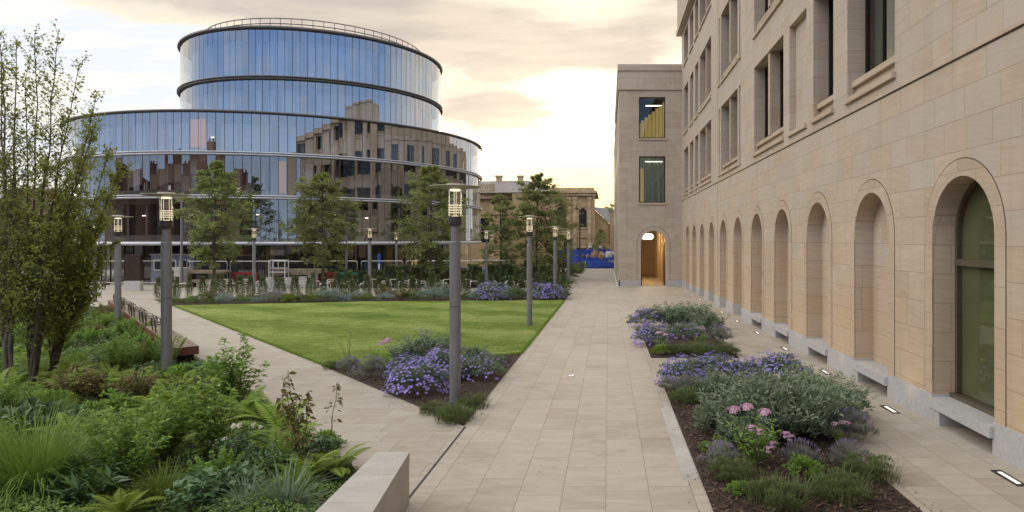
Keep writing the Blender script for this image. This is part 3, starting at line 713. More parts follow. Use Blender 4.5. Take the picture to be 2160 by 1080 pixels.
for o in ARCH:
    if o['k'] > 4 or o['k'] < -1: continue
    g0 = gz((o['u0'] + o['u1']) / 2); mb = MB()
    fbox(mb, fR, o['u0'] - 0.02, o['u1'] + 0.02, g0 + 0.27, g0 + 0.445, -0.10, 0.437)
    fbox(mb, fR, o['u1'] - 0.36, o['u1'] + 0.015, g0 - 0.06, g0 + 0.268, -0.06, 0.437); fbox(mb, fR, o['u0'] + 0.03, o['u0'] + 0.14, g0 - 0.06, g0 + 0.268, 0.16, 0.437)
    P_(mb, 'stone_bench', M['granite'], bld)
def window(parent, f, u0, u1, v0, v1, d, fr=0.07, mull=(), trans=(), frame_mat='bronze', glass='glass_win', origin=None, name='window'):
    mb = MB()
    fbox(mb, f, u0, u0 + fr, v0, v1, d, d + 0.09); fbox(mb, f, u1 - fr, u1, v0, v1, d, d + 0.09)
    fbox(mb, f, u0 + fr, u1 - fr, v0, v0 + fr, d, d + 0.09); fbox(mb, f, u0 + fr, u1 - fr, v1 - fr, v1, d, d + 0.09)
    for m in mull: fbox(mb, f, m - fr / 2, m + fr / 2, v0 + fr, v1 - fr, d + 0.005, d + 0.085)
    for m in trans: fbox(mb, f, u0 + fr, u1 - fr, m - fr / 2, m + fr / 2, d + 0.007, d + 0.083)
    w = P_(mb, name, M[frame_mat], parent)
    mb = MB(); mb.poly([f(u0 + fr, v0 + fr, d + 0.05), f(u1 - fr, v0 + fr, d + 0.05), f(u1 - fr, v1 - fr, d + 0.05), f(u0 + fr, v1 - fr, d + 0.05)])
    c = mb.build('pane', M[glass]); c.parent = w; c.matrix_parent_inverse = Matrix.Identity(4)
    return w
def sub(mb, name, mat, w, parent):
    c = mb.build(name, mat); c.parent = w; c.matrix_parent_inverse = Matrix.Identity(4); return c
for o in WOPS:
    room = MB()
    u0, u1, v0, v1 = o['u0'], o['u1'], o['v0'], o['v1']
    mb = MB(); fbox(mb, fR, u0 - 0.05, u1 + 0.05, v0 - 0.13, v0 + 0.0, -0.085, 0.02)      # lower ledge proud of the wall
    if o['kd'] == 'blind':
        P_(mb, 'sill', M['ring'], bld); continue
    fbox(mb, fR, u0, u1, v0 + 0.28, v0 + 0.42, 0.10, 0.52); fbox(mb, fR, u0, u1, v0, v0 + 0.28, 0.20, 0.52)
    lights = [(u0, u1)]
    if o['kd'] == 'two':
        c = (u0 + u1) / 2; lights = [(u0, c - 0.14), (c + 0.14, u1)]
        fbox(mb, fR, c - 0.14, c + 0.14, v0 + 0.42, v1, 0.06, 0.52)
    first = True
    for a, b in lights:
        w = window(bld, fR, a, b, v0 + 0.42, v1, 0.44, 0.07, () if b - a < 1.9 else ((a + b) / 2 + 0.35,))
        if first: sub(mb, 'sill', M['ring'], w, bld); first = False
    room.poly([fR(u0, v0, 2.4), fR(u1, v0, 2.4), fR(u1, v1, 2.4), fR(u0, v1, 2.4)], 0)
    for (aa, bb) in ((u0, u0), (u1, u1)): room.poly([fR(aa, v0, .54), fR(aa, v0, 2.4), fR(aa, v1, 2.4), fR(aa, v1, .54)], 0)
    room.poly([fR(u0, v1, .54), fR(u1, v1, .54), fR(u1, v1, 2.4), fR(u0, v1, 2.4)], 1); room.poly([fR(u0, v0 + .4, .54), fR(u1, v0 + .4, .54), fR(u1, v0 + .4, 2.4), fR(u0, v0 + .4, 2.4)], 1)
    if u0 < 30: fbox(room, fR, u0 + 0.05, u1 - 0.05, v0 + .45, v1, 0.66, 0.68, 3)
    if o['r'] == 0 and u0 < 20: fbox(room, fR, u0 + 0.25, u0 + 0.62, v0 + .45, v1, 0.60, 0.65, 2)
    P_(room, 'interior', [M['inner_dark'], M['inner_grey'], M['white_sack'], M['grey_blind']], bld)
# the nearest arch is glazed: arched bronze frame with a transom
o = [a for a in ARCH if a['k'] == 0][0]
mb = MB(); g0 = gz(11.45); oo = dict(u0=o['u0'] + 0.05, u1=o['u1'] - 0.05, v0=g0 + 0.45, v1=o['v1'] - 0.05, arch=True)
inn = dict(u0=o['u0'] + 0.075, u1=o['u1'] - 0.075, v0=g0 + 0.52, v1=o['v1'] - 0.075, arch=True)
arch_band(mb, fR, inn, 0.0, 0.075, 0.40, 0.47); fbox(mb, fR, o['u0'], o['u1'], g0 + 0.445, g0 + 0.52, 0.30, 0.47)
sv = -0.42; fbox(mb, fR, inn['u0'], inn['u1'], sv - 0.06, sv + 0.06, 0.36, 0.46)
w = P_(mb, 'arched_window', M['bronze_olive'], bld)
mb = MB(); mb.poly([fR(u, v, 0.42) for u, v in outline(inn)]); sub(mb, 'pane', M['glass_win'], w, bld)
mb = MB(); y0, y1 = 9.2, 13.6
mb.poly([fR(y0, -3.4, 2.6), fR(y1, -3.4, 2.6), fR(y1, 1.4, 2.6), fR(y0, 1.4, 2.6)], 0); mb.poly([fR(y1, -3.4, .5), fR(y1, -3.4, 2.6), fR(y1, 1.4, 2.6), fR(y1, 1.4, .5)], 0)
mb.poly([fR(y0, -3.4, .5), fR(y0, -3.4, 2.6), fR(y0, 1.4, 2.6), fR(y0, 1.4, .5)], 0); mb.poly([fR(y0, 1.4, .5), fR(y1, 1.4, .5), fR(y1, 1.4, 2.6), fR(y0, 1.4, 2.6)], 0); mb.poly([fR(y0, -3.3, .5), fR(y1, -3.3, .5), fR(y1, -3.3, 2.6), fR(y0, -3.3, 2.6)], 0)
fbox(mb, fR, 9.4, 13.5, -3.3, 1.3, 0.50, 0.52, 1)
P_(mb, 'window_interior', [M['inner_dark'], M['olive_blind']], bld)

# ------------------------------------------------------------------ end wing with the archway
fW = lambda u, v, d: (u, YE + d, v)
WL = 0.86; ZT = 14.06
wing = thing('end_wing', 'sandstone end wing with lit archway closing the main path view', 'building', (3.4, 60, gz(60)))
arch = dict(u0=2.64, u1=4.66, v0=gz(YE) - 0.02, v1=0.66, arch=True)
wops = [dict(u0=2.48, u1=4.6, v0=8.12, v1=11.43), dict(u0=2.48, u1=4.6, v0=2.92, v1=6.66)]
mb = MB()
wall(mb, fW, WL, WX + 0.02, -4.6, 12.0, [arch] + wops)
for o in wops: reveal(mb, fW, o, 0, 0.22)
reveal(mb, fW, arch, 0, 0.7)
fL = lambda u, v, d: (WL + d, u, v)
lops = []
for i in range(8):
    c = 59.5 + i * 5.0
    for v0, v1 in ((2.9, 6.6), (8.1, 11.4)): lops.append(dict(u0=c - 1.1, u1=c + 1.1, v0=v0, v1=v1))
wall(mb, fL, YE, 99, -4.8, 12.0, lops)
for o in lops: reveal(mb, fL, o, 0, 0.2)
for o in lops: mb.poly([fL(u, v, 0.2) for u, v in outline(o)], 1)
mb.poly([(WL, 99, -4.8), (16, 99, -4.8), (16, 99, 12), (WL, 99, 12)]); mb.poly([(16, YE, -4.8), (16, 99, -4.8), (16, 99, 12), (16, YE, 12)])
mb.poly([(WL, YE, 12), (16, YE, 12), (16, 99, 12), (WL, 99, 12)])
P_(mb, 'wall', [M['stone_wing'], M['window_dark']], wing)
mb = MB(); mb.box(WL - 0.10, WX + .05, YE - 0.10, YE + 25, 12.0, 12.14); mb.box(WL - 0.03, WX + .05, YE - 0.03, YE + 25, 12.14, 13.55); mb.box(WL - 0.10, WX + .05, YE - 0.10, YE + 25, 13.55, ZT)
mb.box(WL - 0.05, WL + 6, YE + 25.01, YE + 43.8, 12.0, 12.5)
P_(mb, 'parapet', M['stone_wing'], wing)
for p, q in ((WL, arch['u0']), (arch['u1'], WX - .04)):
    mb = MB(); plinth_block(mb, fW, p, q, lambda u: gz(YE)); P_(mb, 'plinth', M['granite'], wing)
mb = MB(); fbox(mb, fL, YE - 0.03, YE + 43, gz(YE + 43), gz(YE) + 0.5, -0.03, 0.1)
P_(mb, 'plinth', M['granite'], wing)
mb = MB(); oo = dict(arch); oo['v0'] = gz(YE) + 0.505; arch_band(mb, fW, oo, 0.0, 0.30, -0.010, 0.01); ob = P_(mb, 'arch_surround', M['stone_wing'], wing)
mb = MB(); arch_band(mb, fW, oo, 0.302, 0.335, -0.004, 0.01); sub(mb, 'joint_line', M['grout'], ob, wing)
for i, o in enumerate(wops):
    w = window(wing, fW, o['u0'], o['u1'], o['v0'], o['v1'], 0.12, 0.08)
    mb = MB(); fbox(mb, fW, o['u0'] - .08, o['u1'] + .08, o['v0'] - .16, o['v0'], -0.07, 0.1); sub(mb, 'sill', M['ring'], w, wing)
    mb = MB(); a, b, v0, v1 = o['u0'] - .3, o['u1'] + .8, o['v0'] - .1, o['v1'] + .1
    mb.poly([fW(a, v0, 3.2), fW(b, v0, 3.2), fW(b, v1, 3.2), fW(a, v1, 3.2)], 0)
    mb.poly([fW(a, v0, .3), fW(a, v0, 3.2), fW(a, v1, 3.2), fW(a, v1, .3)], 0); mb.poly([fW(b, v0, .3), fW(b, v0, 3.2), fW(b, v1, 3.2), fW(b, v1, .3)], 0)
    mb.poly([fW(a, v1, .3), fW(b, v1, .3), fW(b, v1, 3.2), fW(a, v1, 3.2)], 0)
    if i == 0:
        fbox(mb, fW, o['u0'] + 0.6, o['u1'] - 0.2, v1 - 0.62, v1 - 0.56, 1.0, 1.2, 1)
        for q in range(8): fbox(mb, fW, o['u0'] - .05 + q * 0.29, o['u0'] + .215 + q * 0.29, v0, v0 + 1.55 + q * .23, 1.6 - q * .1, 1.65 - q * .1, 2)  # stepped glowing bars painted in for the reflection of a sunset-lit facade
    else:
        for q in range(9): fbox(mb, fW, o['u0'] + .5 + q * 0.18, o['u0'] + .64 + q * 0.18, v0, v1, .5 + .03 * (q % 2), .55 + .03 * (q % 2), 3 if q % 3 else 4)
        fbox(mb, fW, o['u0'] + 0.1, o['u1'], v0, v1, .9, .95, 4); fbox(mb, fW, o['u0'] + 0.15, o['u0'] + 0.42, v0, v1 - 1, .8, .9, 2); fbox(mb, fW, o['u0'] + 0.5, o['u1'] - 0.2, v1 - 0.52, v1 - 0.47, 0.3, 0.4, 1)
    P_(mb, 'interior', [M['inner_dark'], M['lit_tube'], M['warm_glow'], M['green_blind'], M['glow_green']], wing)
# passage behind the archway
mb = MB(); g = gz(YE); xa, xb, yb, zt = 2.2, 5.1, YE + 17, 1.0
mb.poly([(xa, YE + .7, g - .3), (xa, yb, g - .3), (xa, yb, zt), (xa, YE + .7, zt)]); mb.poly([(xb, YE + .7, g - .3), (xb, yb, g - .3), (xb, yb, zt), (xb, YE + .7, zt)])
mb.poly([(xa, yb, g - .3), (xb, yb, g - .3), (xb, yb, zt), (xa, yb, zt)]); mb.poly([(xa, YE + .7, zt), (xb, YE + .7, zt), (xb, yb, zt), (xa, yb, zt)])
for i in range(5): mb.box(xb - 0.28, xb - 0.01, YE + 3 + i * 3, YE + 3.6 + i * 3, g - .3, zt - .1)
mb.box(xa - 1, xa, YE + .68, YE + .7, g - .3, zt); mb.box(xb, xb + .8, YE + .68, YE + .7, g - .3, zt)
P_(mb, 'passage', M['ring'], wing)
mb = MB(); mb.poly([(xa, YE - .0, g + .004), (xb, YE, g + .004), (xb, yb, g + .004), (xa, yb, g + .004)]); P_(mb, 'passage_floor', M['pave_y'], wing)
for xx, s in ((2.68, 1), (4.56, -1)):
    mb = MB(); mb.box(xx, xx + 0.06, YE + 0.72, YE + 1.7, g + .02, -0.3); w = P_(mb, 'gate_leaf', M['bronze'], wing)
    mb = MB(); mb.box(xx - .03 , xx + .09, YE + 1.55, YE + 1.6, g + 1.0, g + 1.2); sub(mb, 'handle', M['galv'], w, wing)
def ball(mb, c, r, n=14, m=8, mi=0):
    V = [(c[0], c[1], c[2] + r)]
    for i in range(1, m):
        for j in range(n): V.append((c[0] + r * math.sin(PI * i / m) * math.cos(2 * PI * j / n), c[1] + r * math.sin(PI * i / m) * math.sin(2 * PI * j / n), c[2] + r * math.cos(PI * i / m)))
    V.append((c[0], c[1], c[2] - r)); fs = []
    for j in range(n):
        k = (j + 1) % n; fs.append((0, 1 + j, 1 + k)); fs.append((len(V) - 1, 1 + (m - 2) * n + k, 1 + (m - 2) * n + j))
        for i in range(m - 2): fs.append((1 + i * n + j, 1 + (i + 1) * n + j, 1 + (i + 1) * n + k, 1 + i * n + k))
    mb.add(V, fs, None, mi)
for i, (xx, yy, lb) in enumerate(((3.02, YE + 1.2, 'glowing white globe lamp, the left one of the three under the archway'), (3.27, YE + 2.2, 'glowing white globe lamp, the middle one of the three under the archway'), (3.62, YE + 3.6, 'glowing white globe lamp, the right one of the three under the archway'))):
    r = thing('globe_pendant', lb, 'lamp', (xx, yy, 1.0), 0, 'globe lamps under the archway')
    mb = MB(); ball(mb, (0, 0, -0.80), 0.27); mb.build('globe', M['globe'], r, True)
    mb = MB(); mb.tube([(0, 0, 0), (0, 0, -0.54)], 0.012, 5); mb.build('cord', M['bronze'], r)
    li = bpy.data.lights.new('globe_bulb', 'POINT'); lo = bpy.data.objects.new('globe_bulb', li); COL.objects.link(lo); lo.parent = r; lo.location = (0, 1.5 + 2.2 * i, -0.95)
    li.energy = 150; li.color = (1.0, 0.72, 0.34); li.shadow_soft_size = 0.25
# ------------------------------------------------------------------ round glass building
rng = np.random.default_rng(4)
drum = thing('round_glass_building', 'round tiered glass university building with pale metal bands behind the lawn', 'building', (-34.95, 76.2, gz(76)))
C1, R1 = (-34.95, 76.2), 20.3
C2, R2 = (-31.95, 75.5), 13.05
def DP(mb, n, m, smooth=False): return P_(mb, n, m, drum, smooth)
def glazing(C, R, z0, z1, n, name='glazing', mat='glass_drum', jit=0.006):
    mb = MB(); st = 2 * PI / n
    for i in range(n):
        a0, a1 = i * st + 0.0011 * 20 / R, (i + 1) * st - 0.0011 * 20 / R; j = rng.normal(0, jit, 2); k = rng.normal(0, jit * 0.7)
        p = [(C[0] + (R + j[0]) * math.cos(a0), C[1] + (R + j[0]) * math.sin(a0), z0), (C[0] + (R + j[1]) * math.cos(a1), C[1] + (R + j[1]) * math.sin(a1), z0),
             (C[0] + (R + j[1] + k) * math.cos(a1), C[1] + (R + j[1] + k) * math.sin(a1), z1), (C[0] + (R + j[0] + k) * math.cos(a0), C[1] + (R + j[0] + k) * math.sin(a0), z1)]
        mb.poly(p)
    g = DP(mb, name, M[mat])
    mb = MB()
    for i in range(n):
        a = i * st; ca, sa = math.cos(a), math.sin(a); q = 0.014; rr = R - 0.03
        mb.poly([(C[0] + rr * ca - q * sa, C[1] + rr * sa + q * ca, z0), (C[0] + rr * ca + q * sa, C[1] + rr * sa - q * ca, z0), (C[0] + rr * ca + q * sa, C[1] + rr * sa - q * ca, z1), (C[0] + rr * ca - q * sa, C[1] + rr * sa + q * ca, z1)])
    c = mb.build('glass_joint', M['mullion']); c.parent = g; c.matrix_parent_inverse = Matrix.Identity(4)
def inner(C, R, z0, z1, n, spandrel, head, curtain_p, seed):
    """Facade behind the outer glass: slab edge, spandrel, dark rooms and drawn curtains."""
    r = np.random.default_rng(seed); mb = MB(); st = 2 * PI / n; ri = R - 1.0
    for i in range(n):
        a0, a1 = i * st, (i + 1) * st
        def q(rad, za, zb, mi, o0=0.0, o1=0.0):
            mb.poly([(C[0] + rad * math.cos(a0 + o0), C[1] + rad * math.sin(a0 + o0), za), (C[0] + rad * math.cos(a1 - o1), C[1] + rad * math.sin(a1 - o1), za), (C[0] + rad * math.cos(a1 - o1), C[1] + rad * math.sin(a1 - o1), zb), (C[0] + rad * math.cos(a0 + o0), C[1] + rad * math.sin(a0 + o0), zb)], mi)
        q(ri, z0, z0 + spandrel, 0); q(ri, z1 - head, z1, 0)
        u = r.uniform()
        if u < curtain_p: q(ri, z0 + spandrel, z1 - head, 1)
        elif u < curtain_p + 0.35: q(ri - 0.05, z0 + spandrel, z1 - head, 2)
        else: q(ri - 0.5, z0 + spandrel, z1 - head, 3)
        if i % 3 == 0: q(ri + 0.03, z0 + spandrel, z1 - head, 0, 0.0, st * 0.72)
    DP(mb, 'inner_facade', [M['inner_floor'], M['curtain'], M['inner_grey'], M['inner_dark']])
    mb = MB(); mb.lathe([(0.2, z0 + 0.0), (R - 0.02, z0 + 0.0), (R - 0.02, z0 + 0.18), (0.2, z0 + 0.18)], 96, C)
    DP(mb, 'floor_slab', M['inner_floor'])
def band(C, R, z, kind):
    mb = MB()
    if kind == 'double':
        prof = [(R + .02, z - .16), (R + .20, z - .15), (R + .27, z - .08), (R + .25, z - .01), (R + .10, z + .0), (R + .10, z + .05), (R + .22, z + .06), (R + .27, z + .11), (R + .23, z + .17), (R + .02, z + .19)]
    elif kind == 'base':
        prof = [(R - .3, z - .22), (R + .16, z - .2), (R + .24, z - .1), (R + .20, z + .05), (R + .02, z + .1), (R - .3, z + .1)]
    else:
        prof = [(R - .6, z - .10), (R + .16, z - .10), (R + .24, z - .02), (R + .20, z + .10), (R - .6, z + .14)]
    mb.lathe(prof, 200, C)
    return mb
ZL = [-0.33, 3.46, 7.05, 10.5]
for i in range(3): glazing(C1, R1, ZL[i] + 0.14, ZL[i + 1] - 0.12, 188, 'glazing', 'glass_drum' if i == 2 else 'glass_drum_low', .006 if i == 2 else .009)
inner(C1, R1, ZL[0] + .1, ZL[1] - .1, 188, 0.55, 0.45, 0.05, 1); inner(C1, R1, ZL[1] + .1, ZL[2] - .1, 188, 0.5, 0.45, 0.10, 2); inner(C1, R1, ZL[2] + .1, ZL[3] - .1, 188, 0.3, 0.75, 0.55, 3)
for z, k in ((ZL[0], 'base'), (ZL[1], 'double'), (ZL[2], 'double')): DP(band(C1, R1, z, k), 'floor_band', M['silver'], True)
DP(band(C1, R1, ZL[3], 'top'), 'roof_rim', M['band_dark'], True)
mb = MB(); mb.lathe([(0.1, 10.40), (R1 - .5, 10.40), (R1 - .5, 10.5), (0.1, 10.5)], 96, C1); DP(mb, 'terrace', M['inner_grey'])
ZU = [10.5, 14.75, 19.3]
glazing(C2, R2, ZU[0] + .05, ZU[1] - .14, 126); glazing(C2, R2, ZU[1] + .16, ZU[2] - .08, 126)
inner(C2, R2, ZU[0], ZU[1] - .1, 126, 0.3, 0.8, 0.72, 5); inner(C2, R2, ZU[1] + .1, ZU[2], 126, 0.35, 0.9, 0.8, 6)
mb = MB(); mb.lathe([(R2 + .02, 14.55), (R2 + .22, 14.57), (R2 + .30, 14.66), (R2 + .22, 14.74), (R2 + .12, 14.75), (R2 + .24, 14.78), (R2 + .30, 14.86), (R2 + .22, 14.94), (R2 + .02, 14.96)], 160, C2)
DP(mb, 'floor_band', M['band_dark'], True)
mb = MB(); mb.lathe([(R2 - .6, 19.18), (R2 + .14, 19.18), (R2 + .26, 19.28), (R2 + .20, 19.48), (R2 - .6, 19.5)], 160, C2); DP(mb, 'roof_rim', M['band_dark'], True)
mb = MB(); mb.lathe([(0.1, 19.3), (R2 - .3, 19.3), (R2 - .3, 19.42), (0.1, 19.42)], 96, C2); DP(mb, 'roof', M['inner_grey'])
mb = MB(); R3 = 11.0; n = 72
for i in range(n):
    a = 2 * PI * i / n; mb.tube([(C2[0] + R3 * math.cos(a), C2[1] + R3 * math.sin(a), 19.4), (C2[0] + R3 * math.cos(a), C2[1] + R3 * math.sin(a), 20.85)], 0.03, 4)
for zz in (20.85, 20.35):
    mb.lathe([(R3 - .035, zz - .035), (R3 + .035, zz - .035), (R3 + .035, zz + .035), (R3 - .035, zz + .035)], 144, C2)
DP(mb, 'roof_railing', M['steel_dark'])
# glowing panels painted in for sunlit reflections on the glass, plus small lights inside
def on_drum(px, off, C=C1, R=R1):
    a = math.atan((px - 1283) / F); dx, dy = math.sin(a), math.cos(a); r = R - off
    b = dx * C[0] + dy * C[1]; s = b - math.sqrt(b * b - (C[0] ** 2 + C[1] ** 2 - r * r)); return (dx * s, dy * s)
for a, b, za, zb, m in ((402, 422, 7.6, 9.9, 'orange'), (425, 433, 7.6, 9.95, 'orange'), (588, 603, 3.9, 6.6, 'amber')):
    p, q = on_drum(a, .62), on_drum(b, .62); mb = MB(); mb.poly([(*p, za), (*q, za), (*q, zb), (*p, zb)]); DP(mb, 'painted_reflection', M[m])
for px, z in ((300, 1.9), (400, 1.95), (540, 2.0), (700, 2.05), (770, 1.85), (445, 8.4)):
    p, q = on_drum(px, .7), on_drum(px + 7, .7); mb = MB(); mb.poly([(*p, z), (*q, z), (*q, z + .08), (*p, z + .08)]); DP(mb, 'ceiling_light', M['lit_tube'])
# recessed ground floor
RG = R1 - 2.6; gb = gz(58) - 0.4; n = 90; st = 2 * PI / n
mb = MB()
for i in range(n):
    a0, a1 = i * st, (i + 1) * st
    mb.poly([(C1[0] + RG * math.cos(a0), C1[1] + RG * math.sin(a0), gb), (C1[0] + RG * math.cos(a1), C1[1] + RG * math.sin(a1), gb), (C1[0] + RG * math.cos(a1), C1[1] + RG * math.sin(a1), ZL[0]), (C1[0] + RG * math.cos(a0), C1[1] + RG * math.sin(a0), ZL[0])])
g = DP(mb, 'shopfront_glazing', M['glass_low'])
mb = MB()
for i in range(n):
    a = i * st; mb.obox((C1[0] + RG * math.cos(a), C1[1] + RG * math.sin(a)), a, 0.06, 0.035, gb, ZL[0])
DP(mb, 'shopfront_frame', M['mullion'])
mb = MB(); r = np.random.default_rng(8)
for i in range(n):
    a0, a1 = i * st, (i + 1) * st; rad = RG - 1.3; u = r.uniform()
    mb.poly([(C1[0] + rad * math.cos(a0), C1[1] + rad * math.sin(a0), gb), (C1[0] + rad * math.cos(a1), C1[1] + rad * math.sin(a1), gb), (C1[0] + rad * math.cos(a1), C1[1] + rad * math.sin(a1), ZL[0]), (C1[0] + rad * math.cos(a0), C1[1] + rad * math.sin(a0), ZL[0])], 0 if u < .62 else 1)
DP(mb, 'ground_floor_interior', [M['inner_dark'], M['inner_grey']])
for a, b, za, zb, m in ((560, 578, gz(60), -.7, 'ochre'), (815, 828, gz(60), -.8, 'ochre'), (868, 880, -2.6, -.6, 'warm_glow'), (840, 850, gz(60) + .2, -.9, 'ochre'), (884, 892, -2.2, -.6, 'warm_glow')):
    p, q = on_drum(a, 2.9), on_drum(b, 2.9); mb = MB(); mb.poly([(*p, za), (*q, za), (*q, zb), (*p, zb)]); DP(mb, 'entrance_panel', M[m])
mb = MB(); mb.lathe([(RG - .2, ZL[0] - .12), (R1 - .25, ZL[0] - .12), (R1 - .25, ZL[0] - .02), (RG - .2, ZL[0] - .02)], 120, C1); DP(mb, 'soffit', M['inner_dark'])

# ------------------------------------------------------------------ weathered chapel-like building beyond the trees
ch = thing('old_stone_hall', 'weathered old stone hall with hipped slate roof and chimneys behind the trees', 'building', (-14, 112, gz(112)))
g = -4.8
def hall(mb, n, m): return P_(mb, n, m, ch)
fH = lambda u, v, d: (u, 112 + d, v); fB = lambda u, v, d: (u, 106 + d, v)
mainops = [dict(u0=x0, u1=x0 + 1.5, v0=-.6, v1=3.4) for x0 in (-25.0, -21.0, -17.8)]
bowops = [dict(u0=-8.0, u1=-6.6, v0=1.7, v1=5.0, arch=True), dict(u0=-4.55, u1=-3.35, v0=1.8, v1=4.7, arch=True), dict(u0=-3.9, u1=-3.3, v0=-3.2, v1=-1.9)]
mb = MB(); wall(mb, fH, -28, -15.4, g, 7.3, mainops); wall(mb, fB, -9.4, -2.45, g, 7.4, bowops)
for o in mainops: reveal(mb, fH, o, 0, .3)
for o in bowops: reveal(mb, fB, o, 0, .3)
mb.poly([(-15.4, 112, g), (-15.4, 109.5, g), (-15.4, 109.5, 7.3), (-15.4, 112, 7.3)]); mb.poly([(-15.4, 109.5, g), (-9.4, 109.5, g), (-9.4, 109.5, 7.3), (-15.4, 109.5, 7.3)])
mb.poly([(-9.4, 109.5, g), (-9.4, 106, g), (-9.4, 106, 7.4), (-9.4, 109.5, 7.4)]); mb.poly([(-2.45, 106, g), (-2.1, 107.5, g), (-2.1, 107.5, 7.4), (-2.45, 106, 7.4)]); mb.poly([(-2.1, 107.5, g), (-2.6, 122, g), (-2.6, 122, 7.4), (-2.1, 107.5, 7.4)])
mb.poly([(-28, 112, g), (-28, 128, g), (-28, 128, 7.3), (-28, 112, 7.3)])
hall(mb, 'wall', M['oldstone'])
for o in mainops: 
    mb = MB(); mb.poly([fH(u, v, .3) for u, v in outline(o)]); hall(mb, 'window', M['window_dark'])
for o in bowops[:2]:
    mb = MB(); mb.poly([fB(u, v, .3) for u, v in outline(o)]); w = hall(mb, 'arched_window', M['window_dark'])
    mb = MB(); fbox(mb, fB, o['u0'] - .1, o['u1'] + .1, o['v0'] - .22, o['v0'], -.12, .1); sub(mb, 'sill', M['oldtrim'], w, ch)
mb = MB(); mb.poly([fB(u, v, .3) for u, v in outline(bowops[2])]); hall(mb, 'window', M['window_dark'])
mb = MB()
mb.box(-28, -15.1, 111.4, 112.0, 6.6, 7.35); mb.box(-28, -15.0, 111.2, 112.0, 7.35, 7.6); mb.box(-9.7, -1.9, 105.6, 106, 6.7, 7.1); mb.box(-9.9, -1.7, 105.4, 122, 7.1, 7.42); mb.box(-9.6, -2.2, 105.8, 121, 7.42, 7.95)
mb.box(-28, -15.2, 111.8, 112.0, 4.0, 4.25); mb.box(-9.5, -2.3, 105.85, 106.0, .2, .5)
hall(mb, 'cornice', M['oldtrim'])
for xx in (-27.2, -23.2, -19.0, -16.0, -9.35, -6.1, -5.2, -2.95):
    yy = 112 if xx < -10 else 106; mb = MB(); mb.box(xx - .28, xx + .28, yy - .16, yy - .003, g + .6, 6.6); mb.box(xx - .36, xx + .36, yy - .24, yy - .003, 6.1, 6.55); mb.box(xx - .36, xx + .36, yy - .22, yy - .003, g, g + .6); hall(mb, 'pilaster', M['oldtrim'])
mb = MB()
mb.box(-28, -18.8, 111.5, 111.9, 8.75, 9.0); mb.box(-28, -18.8, 111.5, 111.9, 7.6, 7.8)
for i in range(24): mb.box(-27.9 + i * .38, -27.7 + i * .38, 111.55, 111.85, 7.8, 8.75)
for xx in (-25, -22, -19.2): mb.box(xx, xx + .6, 111.45, 111.95, 7.6, 9.05)
hall(mb, 'balustrade', M['oldtrim'])
mb = MB(); e = 7.5
A, B_, Cc, D_ = (-28, 111.8, e), (-7.5, 109.2, e), (-7.5, 126, e), (-28, 128, e); r0, r1 = (-24, 119, 10.0), (-13.8, 118, 10.1)
mb.add([A, B_, Cc, D_, r0, r1], [(0, 1, 5, 4), (1, 2, 5), (2, 3, 4, 5), (3, 0, 4)])
rf = hall(mb, 'roof', M['slate'])
for xx, yy in ((-18.9, 118.2), (-15.2, 118.2), (-11.9, 117)):
    mb = MB(); zz = 9.2; mb.box(xx - .45, xx + .45, yy - .45, yy + .45, zz - 1, zz + 1.5); mb.box(xx - .6, xx + .6, yy - .6, yy + .6, zz + 1.5, zz + 1.75); sub(mb, 'chimney', M['oldtrim'], rf, ch)
lc = thing('low_stone_house', 'low stone house with sloping grey roof beside the old hall', 'house', (-.4, 118, gz(118)))
mb = MB(); mb.poly([(-2.55, 118, g), (3.5, 118, g), (3.5, 118, 1.4), (.6, 118, 2.2), (-2.55, 118, 5.2)]); mb.poly([(-2.55, 118, g), (-2.55, 118, 5.2), (-2.55, 126, 5.2), (-2.55, 126, g)]); mb.box(.3, .9, 117.6, 118.1, -4.5, 4.6)
P_(mb, 'wall', M['oldstone'], lc)
mb = MB(); mb.poly([(-2.6, 117.8, 5.3), (.7, 117.8, 2.2), (.7, 126, 5.6), (-2.6, 126, 5.9)]); mb.poly([(.7, 117.8, 2.2), (4, 117.8, 1.4), (4, 126, 3.6), (.7, 126, 5.6)])
P_(mb, 'roof', M['slate'], lc)
yw = tag(MB().box(-3.4, 6, 113.4, 113.8, -4.8, -.9).build('boundary_wall', M['oldstone']), 'old stone boundary wall behind the blue skips', 'wall')

